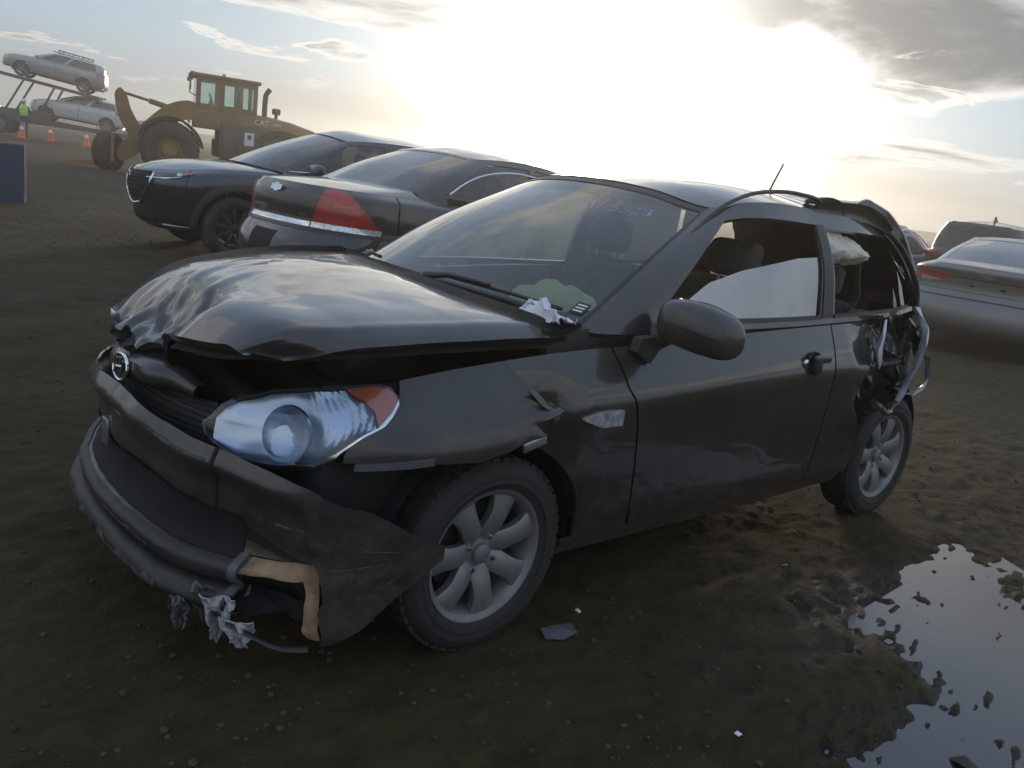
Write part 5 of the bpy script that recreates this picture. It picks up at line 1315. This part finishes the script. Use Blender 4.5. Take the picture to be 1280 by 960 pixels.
    MB().lathe([(.05, -.12), (.05, .02), (.12, .03), (.13, .16), (.10, .20), (.001, .20)], (-1.50, -.1, 2.08), 18, 'z').build('pre_cleaner', 'loader_black', R)
    # boom: lift arms, bell crank, tilt cylinder, fork carriage
    arm = [(.55, 1.95), (.95, 2.12), (1.45, 1.98), (1.95, 1.55), (2.45, .95), (2.78, .55), (2.70, .30), (2.40, .38), (1.95, .95), (1.45, 1.40), (.95, 1.62), (.60, 1.66)]
    def rounded(poly, n=6):
        P = np.array([(a, b, 0) for a, b in poly]); m = len(P); P = np.concatenate([P[-2:], P, P[:2]])
        return [(q[0], q[1]) for q in hermite(P, np.linspace(2, 2 + m, m * n, endpoint=False))]
    arm = rounded(arm)
    for sg in (1, -1): MB().prism(arm, sg * .62 - .055, sg * .62 + .055).build('lift_arm', 'loader_yellow', R)
    lever = [(2.60, 2.12), (2.72, 2.22), (2.83, 2.12), (2.84, 1.85), (2.70, 1.35), (2.50, 1.00), (2.36, .72), (2.10, .78), (2.06, 1.05), (2.28, 1.40), (2.44, 1.70)]
    lever = rounded(lever)
    for y in (.20, -.20): MB().prism(lever, y - .05, y + .05).build('bell_crank', 'loader_yellow', R)
    MB().tube([(2.70, 0, 2.12), (1.95, 0, 1.98)], .04, 10).tube([(1.98, 0, 1.985), (1.1, 0, 1.80)], .075, 12).build('tilt_cylinder', 'loader_dirty', R)
    for sg in (1, -1): MB().tube([(1.0, sg * .45, 1.10), (1.55, sg * .47, 1.12)], .075, 10).tube([(1.5, sg * .47, 1.12), (2.05, sg * .58, 1.2)], .04, 8).build('lift_cylinder', 'loader_dirty', R)
    MB().box((2.0, 0, 1.25), (.18, 1.2, .2)).build('cross_tube', 'loader_yellow', R)
    car_ = MB()
    for z in (.30, .95): car_.box((2.88, 0, z), (.10, 1.9, .12))
    for y in (-.9, -.3, .3, .9): car_.box((2.88, y, .62), (.09, .10, .75))
    car_.build('fork_carriage', 'loader_dirty', R)
    for y in (-.55, .55): MB().prism([(2.94, 1.05), (3.02, 1.05), (3.03, .18), (4.15, .10), (4.15, .07), (2.94, .07)], y - .07, y + .07).build('fork', 'loader_dirty', R)
    MB().lathe([(.001, .05), (.06, .04), (.07, -.03), (.001, -.03)], (.05, .45, 2.94), 12, 'z').build('beacon', 'amber', R)
    return R
LO = math.radians(-17)
_f = np.array([math.cos(LO), math.sin(LO)])
_p = np.array([-5.60, -21.80]) - _f * 1.45 - np.array([-math.sin(LO), math.cos(LO)]) * 1.2
build_loader((_p[0], _p[1], .09), LO)
# loose big tyre standing in front of the loader
tr_ = empty('loose_tyre', (-4.35, -22.9, .09), LO + 1.02)
tag(tr_, 'big black worn tyre standing upright on the dirt in front of the loader', 'tyre')
MB().lathe([(.22, -.18), (.27, -.22), (.42, -.24), (.475, -.20), (.49, -.08), (.49, .08), (.475, .20), (.42, .24), (.27, .22), (.22, .18), (.20, .0), (.22, -.18)], (0, 0, .485), 36).build('tyre_carcass', 'tyre_mud', tr_)
tb = MB()
for k in range(26):
    for q in (-1, 0, 1):
        a = 2 * math.pi * (k + .5 * abs(q)) / 26; rot = Matrix.Rotation(-a, 3, 'Y'); p = rot @ Vector((.485, 0, 0)); tb.box((p.x, q * .13, p.z + .485), (.03, .10, .08), rot)
tb.build('tread_blocks', 'tyre_mud', tr_, False)['kind'] = 'stuff'

# ------------------------------------------------------------------ blue barrier
def barrier(loc, rz):
    R = empty('concrete_barrier', loc, rz); tag(R, 'dark blue painted concrete barrier cut off by the left edge', 'barrier')
    prof = [(-.32, 0), (-.32, .09), (-.20, .26), (-.15, .84), (-.13, .86), (.13, .86), (.15, .84), (.20, .26), (.32, .09), (.32, 0)]
    n = 30; V = []
    for i in range(n):
        y = -1.5 + 3.0 * i / (n - 1)
        for a, b in prof: V.append((a + .008 * float(vnoise(y * 7, b * 9, 1.0)), y, b + .008 * float(vnoise(y * 6, a * 9, 4.0)) * (b > .01)))
    F = []; m = len(prof)
    for i in range(n - 1):
        for j in range(m - 1): F.append((i * m + j, i * m + j + 1, (i + 1) * m + j + 1, (i + 1) * m + j))
    F += [tuple(range(m)), tuple((n - 1) * m + j for j in range(m))]
    mk('barrier_body', V, F, 'barrier_blue', R)
    MB().tube([(0, -.6, .84), (0, -.6, .90), (0, -.4, .90), (0, -.4, .84)], .012, 6).build('lifting_loop', 'steel_dark', R)
    MB().bbox((0, 1.5, .35), (.12, .02, .4), .006).build('end_joint', 'steel_dark', R)
barrier((1.40, -12.0, .03), math.radians(75))

# ------------------------------------------------------------------ car hauler with its cars
HZ = math.radians(-24)
hf = np.array([math.cos(HZ), math.sin(HZ), 0]); hl_v = np.array([-math.sin(HZ), math.cos(HZ), 0])
HP = np.array([-8.9, -47.2, .09])
def hpt(x, y, z): return tuple(HP + hf * x + hl_v * y + np.array([0, 0, z]))
def build_hauler():
    R = empty('car_hauler', tuple(HP), HZ); tag(R, 'dusty car-hauler truck with a tilted upper deck carrying cars, far left', 'truck')
    # lower deck, upper deck (tilted), posts
    def beam(name, p, q, w, h, y, mat='steel_dark'):
        d = Vector(q) - Vector(p); L = d.length; rot = Vector((1, 0, 0)).rotation_difference(d).to_matrix(); c_ = (Vector(p) + Vector(q)) / 2
        MB().box((c_.x, y, c_.z), (L, w, h), rot).build(name, mat, R)
    for y in (.95, -.95):
        beam('deck_rail', (6.4, 0, 1.25), (-3.4, 0, .55), .12, .16, y)
        beam('upper_rail', (7.5, 0, 3.55), (-1.9, 0, 2.30), .12, .16, y)
        beam('side_sill', (7.2, 0, .85), (-3.0, 0, .62), .10, .14, y * 1.02)
    beam('deck_plate', (6.4, 0, 1.26), (-3.4, 0, .56), 1.9, .03, 0)
    beam('upper_deck', (7.5, 0, 3.56), (-1.9, 0, 2.31), 1.8, .03, 0)
    for y in (1.02, -1.02):
        MB().tube([(.9, y, 1.0), (.15, y, 2.55)], .05, 8).tube([(2.4, y, 1.1), (1.5, y, 2.75)], .05, 8).build('lift_post', 'steel_dark', R)
        MB().tube([(6.2, y, 1.1), (6.6, y, 3.35)], .07, 8).build('lift_post', 'steel_dark', R)
    for x in (2.6, 3.8, 9.6):
        for sg in (1, -1):
            w = empty('wheel', (x, sg * .98, .50), 0, R)
            MB().lathe([(.28, -.12), (.44, -.14), (.50, -.10), (.50, .10), (.44, .14), (.28, .12)], n=24, sgn=sg).build('tyre', 'rubber', w)
            MB().lathe([(.29, .10), (.24, .02), (.10, .02), (.09, .10), (.001, .10)], n=20, sgn=sg).build('rim', 'alloy', w)
    MB().bbox((9.0, 0, .85), (4.2, .9, .35), .03).build('chassis', 'loader_black', R)
    cab = MB().prism([(8.0, 1.0), (8.0, 2.95), (8.3, 3.1), (9.4, 3.05), (9.9, 2.2), (10.9, 2.0), (11.0, .8), (8.0, .75)], -1.15, 1.15).build('truck_cab', 'loader_green', R)
    MB().prism([(8.6, 2.2), (8.6, 2.85), (9.3, 2.85), (9.68, 2.25)], 1.152, 1.165).build('cab_window', 'glass_tint', cab)
    MB().box((2.0, 1.05, 1.0), (3.4, .05, .55)).build('side_box', 'loader_green', R)
    return R
build_hauler()
wag = suv_spec('paint_silver', 1.60, 'glass_tint', 4.80, .91); wag['R'] = .34; wag['rim'] = .22
def tilt(car, x, z, slope, y=0.0):
    car.R.rotation_mode = 'XYZ'
    M = Matrix.Translation(hpt(x, y, z)) @ Matrix.Rotation(HZ, 4, 'Z') @ Matrix.Rotation(-slope, 4, 'Y')
    car.R.matrix_world = M
up = Car('silver_wagon', 'silver wagon with a rack on its roof riding on the hauler upper deck', 'car', wag, q=.55)
tilt(up, .35, 2.68, math.atan2(1.25, 9.4))
for y in (.55, -.55): MB().tube([(.15, y, 1.60), (-1.7, y, 1.585)], .02, 6).build('roof_rail', 'trim_black', up.R)
for x in (-.1, -.55, -1.0, -1.45):
    MB().tube([(x, -.58, 1.63), (x, -.50, 1.70), (x, .50, 1.70), (x, .58, 1.63)], .022, 6).build('roof_rack_bar', 'trim_black', up.R)
MB().tube([(.0, .3, 1.72), (-1.6, .3, 1.71)], .02, 6).build('roof_rack_bar', 'trim_black', up.R)
MB().tube([(.0, -.3, 1.72), (-1.6, -.3, 1.71)], .02, 6).build('roof_rack_bar', 'trim_black', up.R)
up.lamp('tail_light', 1.5, 3.2, 3.9, 5.8, 'red_lens', .01, (10, 6)); up.mirrors(.75, .88, 1.12, 'paint_silver'); up.lamp('headlight', 10.2, 11.8, 4.3, 5.6, 'clear_lens', .008, (10, 6))
wh = suv_spec('paint_white', 1.56, 'glass_tint', 4.45, .90); wh['R'] = .34; wh['rim'] = .22
low = Car('white_hatchback', 'white hatchback riding on the hauler lower deck behind the cones', 'car', wh, q=.55)
tilt(low, -.75, .80, math.atan2(.70, 9.8))
low.lamp('tail_light', 1.5, 3.2, 3.9, 5.8, 'red_lens', .01, (10, 6)); low.mirrors(.75, .88, 1.12, 'paint_white'); low.lamp('headlight', 10.2, 11.8, 4.3, 5.6, 'clear_lens', .008, (10, 6))

# ------------------------------------------------------------------ cones
def cone(loc, label, lean=(0, 0)):
    R = empty('traffic_cone', loc); tag(R, label, 'cone', 'traffic cones in front of the hauler'); R.rotation_euler = (lean[0], lean[1], .4)
    MB().lathe([(.001, .72), (.035, .71), (.05, .62), (.09, .40), (.15, .05), (.16, .03)], n=16, axis='z').build('cone_body', 'cone_orange', R)
    MB().bbox((0, 0, .018), (.40, .40, .035), .01).build('cone_base', 'cone_orange', R)
    MB().lathe([(.065, .54), (.093, .40)], n=16, axis='z').build('reflective_band', 'white_print', R)
cone((-6.14, -42.64, .09), 'orange traffic cone nearest the truck cab, leftmost of the three')
cone((-7.30, -42.4, .09), 'orange traffic cone between the other two, below the rear lift posts', (.1, 0))
cone((-8.42, -40.9, .09), 'orange traffic cone nearest the big loose tyre, rightmost of the three')

# ------------------------------------------------------------------ worker
def person(loc, rz):
    me = bpy.data.meshes.new('person_body')
    J = dict(pel=(0, 0, .95), ch=(0, 0, 1.25), nk=(.01, 0, 1.50), hd=(.02, 0, 1.60), top=(.02, 0, 1.74), hl=(0, .10, .90), kl=(.05, .12, .50), al=(0, .12, .09), fl=(.15, .13, .04), hr=(0, -.10, .90), kr=(.02, -.11, .50), ar=(-.05, -.12, .09), fr=(.10, -.13, .04),
             sl=(0, .19, 1.42), el=(.03, .25, 1.14), wl=(.16, .22, .94), sr=(0, -.19, 1.42), er=(.05, -.26, 1.15), wr=(.22, -.20, 1.02), hnl=(.23, .20, .89), hnr=(.31, -.18, 1.0))
    rad = dict(pel=.15, ch=.16, nk=.06, hd=.09, top=.075, hl=.09, kl=.062, al=.045, fl=.04, hr=.09, kr=.062, ar=.045, fr=.04, sl=.065, el=.048, wl=.034, sr=.065, er=.048, wr=.034, hnl=.036, hnr=.036)
    E = ['pel-ch', 'ch-nk', 'nk-hd', 'hd-top', 'pel-hl', 'hl-kl', 'kl-al', 'al-fl', 'pel-hr', 'hr-kr', 'kr-ar', 'ar-fr', 'ch-sl', 'sl-el', 'el-wl', 'wl-hnl', 'ch-sr', 'sr-er', 'er-wr', 'wr-hnr']
    ks = list(J); me.from_pydata([J[k] for k in ks], [tuple(ks.index(a) for a in e.split('-')) for e in E], [])
    o = bpy.data.objects.new('person', me); COL.objects.link(o); o.location = loc; o.rotation_euler = (0, 0, rz)
    me.materials.append(MATS['denim'])
    sk = o.modifiers.new('skin', 'SKIN')
    for i, k in enumerate(ks):
        me.skin_vertices[0].data[i].radius = (rad[k], rad[k])
        me.skin_vertices[0].data[i].use_root = (k == 'pel')
    sb = o.modifiers.new('sub', 'SUBSURF'); sb.levels = 1; sb.render_levels = 2
    tag(o, 'worker in a lime high-visibility vest standing beside the hauler', 'person')
    MB().lathe([(.17, 1.0), (.19, 1.10), (.20, 1.28), (.195, 1.40), (.12, 1.49), (.07, 1.51)], n=20, axis='z').build('safety_vest', 'hi_vis', o)
    MB().lathe([(.196, 1.16), (.20, 1.20)], n=20, axis='z').build('reflective_band', 'white_print', o)
    MB().lathe([(.001, 1.78), (.07, 1.765), (.105, 1.70), (.108, 1.66), (.13, 1.655)], (.02, 0, 0), 18, 'z').build('hard_hat', 'white_print', o)
    MB().lathe([(.001, 1.70), (.085, 1.68), (.088, 1.60), (.06, 1.53), (.001, 1.52)], (.03, 0, 0), 14, 'z').build('face', 'skin', o)
    return o
person((-6.55, -44.2, .09), 1.2)

# ------------------------------------------------------------------ far vehicles and skyline
far = []
def far_car(x, y, rz, paint, label, kind='suv'):
    s_ = suv_spec(paint, 1.66, 'glass_tint', 4.5, .90); s_['R'] = .33; s_['rim'] = .21
    c_ = Car('distant_car', label, 'car', s_, (x, y, .09), rz, 'cars parked far behind the loader', q=.4)
    c_.lamp('tail_light', 1.5, 3.0, 4.0, 5.6, 'red_lens', .01, (6, 5)); c_.lamp('headlight', 10.3, 11.7, 4.4, 5.5, 'clear_lens', .008, (6, 5))
far_car(-16.2, -63.5, math.radians(60), 'paint_silver', 'pale silver car far off between the white hatchback and the loader')
far_car(-19.0, -66.0, math.radians(65), 'paint_grey', 'grey car far off just left of the loader boom')
far_car(-9.2, -76.0, math.radians(-30), 'paint_white', 'white van-like car far behind the truck cab at the left edge')

# ------------------------------------------------------------------ small things on the ground
def tissue():
    n = 22; a, b = np.meshgrid(np.linspace(0, 1, n), np.linspace(0, 1, n), indexing='ij')
    x = .955 + .02 * b + .05 * (a - .5) * 0; y = .60 + .10 * (a - .5) * 2
    X = .90 + .10 * b + .025 * fbm(a * 4, b * 4, 1.0); Y = .59 + .10 * (a - .5) * 2.0 + .03 * fbm(a * 3, b * 3, 5.0)
    Z = .965 + .035 * np.abs(fbm(a * 3.5, b * 3.5, 9.0)) + .03 * np.sin(a * 3.14) * np.sin(b * 3.14)
    v, f = gmesh(np.stack([X, Y, Z], -1), 0, 0)
    o = mk('crumpled_tissue', v, f, 'tissue'); tag(o, 'crumpled white tissue stuck at the rear corner of the black hood', 'tissue')
tissue()
# ------------------------------------------------------------------ ground
PUD = np.array([(0.92, 1.66), (0.74, 1.58), (0.50, 1.53), (0.16, 1.53), (-0.12, 1.36), (-0.53, 1.34), (-0.77, 1.11), (-0.93, 1.08), (-1.26, 1.25), (-1.15, 1.44), (-1.05, 1.62), (-1.0, 1.95), (-0.08, 2.36), (0.8, 2.23), (1.17, 1.87)])
def in_poly_dist(x, y, poly):
    """signed distance, positive inside"""
    x = np.asarray(x, float); y = np.asarray(y, float)
    ins = np.zeros(x.shape, bool); dmin = np.full(x.shape, 1e9)
    n = len(poly)
    for i in range(n):
        (x1, y1), (x2, y2) = poly[i], poly[(i + 1) % n]
        c = ((y1 > y) != (y2 > y)) & (x < (x2 - x1) * (y - y1) / ((y2 - y1) or 1e-9) + x1)
        ins ^= c
        dx, dy = x2 - x1, y2 - y1
        t = np.clip(((x - x1) * dx + (y - y1) * dy) / (dx * dx + dy * dy), 0, 1)
        dmin = np.minimum(dmin, np.hypot(x - x1 - t * dx, y - y1 - t * dy))
    return np.where(ins, dmin, -dmin)
def ground_z(x, y):
    x = np.asarray(x, float); y = np.asarray(y, float)
    z = .085 * sstep(-1.6, -4.0, y) * sstep(-5.5, -3.5, x) - .02 * sstep(-4, -7, x) * sstep(-9, -6, y)
    r = np.hypot(x - CAM_POS[0], y - CAM_POS[1])
    near = sstep(40, 6, r)
    u, v = x * .97 + y * .24, -x * .24 + y * .97
    a = .016 * fbm(u * .9, v * 1.6, 1.0, o=3) + .011 * fbm(u * 3.1, v * 5.2, 2.0, o=3) + .0055 * fbm(u * 11, v * 17, 3.0, o=2) + .003 * np.maximum(-.2, fbm(u * 27, v * 31, 6.0, o=2))
    # wheel ruts running across the lot
    rut = np.abs(((v + .25 * vnoise(u * .35, v * .1)) / 1.35) % 1.0 - .5)
    a = a - .018 * sstep(.16, .05, rut) * (.5 + .5 * vnoise(u * .5, v * .5))
    tyres = np.ones_like(x)
    for (cx, cy) in ((1.25, .72), (-1.25, .72), (1.25, -.72), (-1.25, -.72)):
        tyres = np.minimum(tyres, sstep(.12, .5, np.hypot(x - cx, y - cy)))
    z = z + a * (.35 + .65 * near) * tyres
    sd = in_poly_dist(x, y, PUD) if np.ndim(x) else in_poly_dist(np.array([x]), np.array([y]), PUD)[0]
    edge = sd + .12 * fbm(u * 2.2, v * 4.0, 4.0, o=3) + .05 * fbm(u * 9, v * 17, 14.0, o=3)
    dip = sstep(-.16, .22, edge)
    rough = .55 * fbm(u * 2.6, v * 8, 8.0, o=2) + .75 * fbm(u * 14, v * 40, 18.0, o=2)
    shore = sstep(.42, .0, edge) * sstep(-.3, -.05, edge)
    z = z * (1 - .75 * dip) - .0245 * dip + dip * (.0120 * np.maximum(0, rough + .05) + .017 * shore * np.maximum(0, rough + .25))
    return z
def axis(lo, hi, cores, d0, g):
    """coordinates: fine spacing d0 inside cores, growing by g outside"""
    out = [cores[0]]
    while out[-1] < cores[1]: out.append(out[-1] + d0)
    d = d0
    while out[-1] < hi: d *= g; out.append(out[-1] + d)
    low = [cores[0]]; d = d0
    while low[-1] > lo: d *= g; low.append(low[-1] - d)
    return np.array(low[:0:-1] + out)
gx = axis(-1500, 1500, (-1.9, 2.4), .0105, 1.03)
gy = axis(-1500, 1500, (-.2, 2.2), .0105, 1.03)
GX, GY = np.meshgrid(gx, gy, indexing='ij')
GZ = ground_z(GX.ravel(), GY.ravel()).reshape(GX.shape)
def ground_material():
    m = bpy.data.materials.new('dirt'); m.use_nodes = True
    nt = m.node_tree; N, L = nt.nodes.new, nt.links.new
    b = nt.nodes['Principled BSDF']
    tc = N('ShaderNodeTexCoord')
    mp = N('ShaderNodeMapping'); mp.inputs['Rotation'].default_value = (0, 0, -.24); mp.inputs['Scale'].default_value = (1, 1.7, 1)
    L(tc.outputs['Object'], mp.inputs[0])
    def noise(sc, det, ro, vec=None):
        n = N('ShaderNodeTexNoise'); n.inputs['Scale'].default_value = sc; n.inputs['Detail'].default_value = det; n.inputs['Roughness'].default_value = ro
        L(vec or mp.outputs[0], n.inputs['Vector']); return n.outputs[0]
    def mr(f, a, b_, c, d):
        n = N('ShaderNodeMapRange'); L(f, n.inputs[0]); n.inputs[1].default_value = a; n.inputs[2].default_value = b_; n.inputs[3].default_value = c; n.inputs[4].default_value = d; return n.outputs[0]
    def mix(f, a, b_):
        n = N('ShaderNodeMix'); n.data_type = 'RGBA'
        if isinstance(f, float): n.inputs[0].default_value = f
        else: L(f, n.inputs[0])
        for s, v in ((6, a), (7, b_)):
            if isinstance(v, tuple): n.inputs[s].default_value = v + (1,)
            else: L(v, n.inputs[s])
        return n.outputs[2]
    n1, n2, n3 = noise(.55, 8, .6), noise(6.0, 10, .65), noise(60, 6, .7, tc.outputs['Object'])
    c = mix(mr(n1, .35, .65, 0, 1), (.052, .037, .015), (.080, .060, .027))
    c = mix(mr(n2, .42, .70, 0, .75), c, (.032, .025, .010))
    c = mix(mr(n3, .56, .72, 0, .55), c, (.095, .078, .043))
    n4 = noise(1.1, 9, .7)
    c = mix(mr(n4, .60, .74, 0, .55), c, (.046, .050, .020))
    sx = N('ShaderNodeSeparateXYZ'); L(tc.outputs['Object'], sx.inputs[0])
    dist = N('ShaderNodeVectorMath'); dist.operation = 'DISTANCE'; L(tc.outputs['Object'], dist.inputs[0]); dist.inputs[1].default_value = (0, 2.0, 0)
    mu = N('ShaderNodeMath'); mu.operation = 'MULTIPLY'; L(mr(sx.outputs[2], -.011, .006, 1, 0), mu.inputs[0]); L(mr(dist.outputs['Value'], .92, 1.2, 1, 0), mu.inputs[1])
    wet = mu.outputs[0]     # low ground beside the water is wet
    c = mix(wet, c, (.024, .020, .014))
    L(c, b.inputs['Base Color'])
    rg = mr(n2, .3, .7, .80, .97)
    mm = N('ShaderNodeMix'); mm.data_type = 'FLOAT'; L(wet, mm.inputs[0]); L(rg, mm.inputs[2]); mm.inputs[3].default_value = .18
    L(mm.outputs[0], b.inputs['Roughness']); b.inputs['Specular IOR Level'].default_value = .2
    ad = N('ShaderNodeMath'); ad.operation = 'ADD'; L(n2, ad.inputs[0])
    n5 = noise(38, 8, .7, tc.outputs['Object']); L(n5, ad.inputs[1])
    bp = N('ShaderNodeBump'); bp.inputs['Strength'].default_value = .9; bp.inputs['Distance'].default_value = .028
    L(ad.outputs[0], bp.inputs['Height']); L(bp.outputs[0], b.inputs['Normal'])
    MATS['dirt'] = m
ground_material()
def sheet(name, X, Y, Z, mat):
    n, m = X.shape
    me = bpy.data.meshes.new(name)
    v = np.stack([X, Y, Z], -1).reshape(-1, 3)
    i, j = np.meshgrid(np.arange(n - 1), np.arange(m - 1), indexing='ij')
    a = (i * m + j).ravel(); f = np.stack([a, a + m, a + m + 1, a + 1], 1)
    me.vertices.add(len(v)); me.vertices.foreach_set('co', v.ravel())
    me.loops.add(f.size); me.loops.foreach_set('vertex_index', f.ravel())
    me.polygons.add(len(f)); me.polygons.foreach_set('loop_start', np.arange(0, f.size, 4)); me.polygons.foreach_set('loop_total', np.full(len(f), 4))
    me.polygons.foreach_set('use_smooth', np.ones(len(f), bool))
    me.update(); me.validate(); me.materials.append(MATS[mat])
    o = bpy.data.objects.new(name, me); COL.objects.link(o); return o
g = sheet('ground', GX, GY, GZ, 'dirt'); g['kind'] = 'structure'; g['label'] = 'bare brown dirt lot with tyre ruts'
def water_material():
    m = bpy.data.materials.new('puddle_water'); m.use_nodes = True
    nt = m.node_tree; N, L = nt.nodes.new, nt.links.new
    b = nt.nodes['Principled BSDF']
    b.inputs['Base Color'].default_value = (.040, .036, .032, 1); b.inputs['Roughness'].default_value = .20; b.inputs['IOR'].default_value = 1.36; b.inputs['Coat Weight'].default_value = 1.0; b.inputs['Coat IOR'].default_value = 1.33; b.inputs['Coat Roughness'].default_value = .14
    tc = N('ShaderNodeTexCoord'); n = N('ShaderNodeTexNoise'); n.inputs['Scale'].default_value = 26; n.inputs['Detail'].default_value = 5
    L(tc.outputs['Object'], n.inputs['Vector'])
    bp = N('ShaderNodeBump'); bp.inputs['Strength'].default_value = .10; bp.inputs['Distance'].default_value = .01
    L(n.outputs[0], bp.inputs['Height']); L(bp.outputs[0], b.inputs['Normal'])
    MATS['puddle_water'] = m
water_material()
pc_ = PUD.mean(0)
pw = pc_ + (PUD - pc_) * 1.25
wo = mk('puddle', [(p[0], p[1], -.0125) for p in pw], [tuple(range(len(pw)))], 'puddle_water', None, smooth=False)
wo['kind'] = 'structure'; wo['label'] = 'muddy puddle beside the rear wheel reflecting the sky'
# ------------------------------------------------------------------ loose ground cover, litter, haze
def pebbles():
    r_ = np.random.default_rng(11)
    V, F = [], []
    ico = [(0, 0, 1), (.89, 0, .45), (.28, .85, .45), (-.72, .53, .45), (-.72, -.53, .45), (.28, -.85, .45), (.72, .53, -.45), (-.28, .85, -.45), (-.89, 0, -.45), (-.28, -.85, -.45), (.72, -.53, -.45), (0, 0, -1)]
    fc = [(0, 1, 2), (0, 2, 3), (0, 3, 4), (0, 4, 5), (0, 5, 1), (1, 6, 2), (2, 7, 3), (3, 8, 4), (4, 9, 5), (5, 10, 1), (6, 7, 2), (7, 8, 3), (8, 9, 4), (9, 10, 5), (10, 6, 1), (11, 7, 6), (11, 8, 7), (11, 9, 8), (11, 10, 9), (11, 6, 10)]
    ico = np.array(ico)
    n = 6500
    rad = 1.6 + 15 * r_.random(n) ** 2.0; ang = -2.31 + (r_.random(n) - .5) * 1.9
    x = CAM_POS[0] + rad * np.cos(ang); y = CAM_POS[1] + rad * np.sin(ang)
    z = ground_z(x, y)
    sz = .0030 + .010 * r_.random(n) ** 4
    keep = z > -.010
    for k in np.nonzero(keep)[0]:
        p = ico * (1 + .35 * (r_.random((12, 1)) - .5)) * sz[k] * np.array([1, .8 + .4 * r_.random(), .6])
        b = len(V); V += (p + np.array([x[k], y[k], z[k] + sz[k] * .25])).tolist(); F += [tuple(i + b for i in q) for q in fc]
    material('pebble', (.050, .040, .025), .9, noise=(3.0, .7))
    o = mk('gravel', V, F, 'pebble', smooth=False); o['kind'] = 'stuff'; o['label'] = 'scattered small stones on the dirt'
pebbles()
def straw():
    r_ = np.random.default_rng(5); V, F = [], []
    n = 2600
    cl = [(-1.2, -7.6, 2.2), (0.6, -8.6, 2.0), (-1.2, -5.6, 1.2), (1.2, -10.5, 2.5), (3.5, -5.5, 2.5)]
    for k in range(n):
        cx, cy, s_ = cl[int(r_.integers(len(cl)))]
        x, y = cx + s_ * r_.normal() * .6, cy + s_ * r_.normal() * .45
        z = float(ground_z(np.array([x]), np.array([y]))[0])
        if z < -.016: continue
        a = r_.random() * 6.28; L = .02 + .05 * r_.random() ** 2; h = .004 + .02 * r_.random() ** 2; w = .0016 + .0015 * r_.random()
        dx, dy = math.cos(a), math.sin(a); b = len(V)
        V += [(x - dy * w, y + dx * w, z), (x + dy * w, y - dx * w, z), (x + dx * L, y + dy * L, z + h), (x + dx * L * .5, y + dy * L * .5, z + h * .9 + .003)]
        F += [(b, b + 1, b + 2), (b, b + 2, b + 3), (b + 1, b, b + 3)]
    material('straw', (.15, .115, .066), .9, noise=(2.0, .4))
    o = mk('dry_grass', V, F, 'straw', smooth=False); o['kind'] = 'stuff'; o['label'] = 'wisps of dry grass and straw on the dirt'
straw()
def litter(name, label, cat, x, y, pts, mat, lift=.004, wob=.01, seed=0.0):
    z = float(ground_z(np.array([x]), np.array([y]))[0])
    n = len(pts); V = [(x, y, z + lift + wob)]
    for i, (a, b) in enumerate(pts): V.append((x + a, y + b, z + lift + wob * float(vnoise(a * 30 + seed, b * 30, seed))))
    F = [(0, i + 1, (i + 1) % n + 1) for i in range(n)]
    m = len(V); V += [(p[0], p[1], p[2] - .003) for p in V]
    F += [(m, m + (i + 1) % n + 1, m + i + 1) for i in range(n)] + [(i + 1, m + i + 1, m + (i + 1) % n + 1, (i + 1) % n + 1) for i in range(n)]
    o = mk(name, V, F, mat, smooth=False); tag(o, label, cat)
litter('paper_scrap', 'tiny white paper scrap on the dirt at the bottom of the picture', 'scrap', .876, 1.499, [(-.008, -.008), (.008, -.007), (.009, .008), (-.007, .009)], 'white_print', .006, .002)
litter('plastic_fragment', 'flat broken plastic fragment on the dirt just behind the front wheel', 'debris', .95, .869, [(-.07, -.02), (-.02, -.045), (.06, -.03), (.075, .01), (.02, .04), (-.05, .03)], 'primer', .006, .014, 2.0)
litter('plastic_fragment', 'small pale plastic chip below the door sill', 'debris', -.25, .95, [(-.02, -.005), (.02, -.008), (.024, .003), (-.015, .006)], 'primer', .006, .006, 4.0)
litter('mud_clod', 'brown clod of earth standing in the puddle at the lower right', 'clod', .388, 1.908, [(-.03, -.02), (.01, -.04), (.035, -.005), (.03, .03), (-.01, .035)], 'tyre_mud', .006, .03, 6.0)
litter('plastic_fragment', 'white shard glinting behind the front tyre', 'debris', .80, .80, [(-.006, -.012), (.006, -.008), (.007, .012), (-.005, .01)], 'white_print', .006, .004, 8.0)

hz = MB().box((0, -45, 0.0), (260, 220, 1.0))
zlo, zhi = -1.6, 5.2
hz.v = [(p[0], p[1], zlo if p[2] < 0 else zhi) for p in hz.v]
hm = bpy.data.materials.new('haze_air'); hm.use_nodes = True
hm.node_tree.nodes.clear()
_v = hm.node_tree.nodes.new('ShaderNodeVolumePrincipled'); _o = hm.node_tree.nodes.new('ShaderNodeOutputMaterial')
_v.inputs['Color'].default_value = (.96, .93, .88, 1); _v.inputs['Density'].default_value = .0042; _v.inputs['Anisotropy'].default_value = .72
hm.node_tree.links.new(_v.outputs[0], _o.inputs['Volume']); MATS['haze_air'] = hm
ho = hz.build('haze', 'haze_air', None, False); ho['kind'] = 'stuff'; ho['label'] = 'pale dusty air over the whole lot'
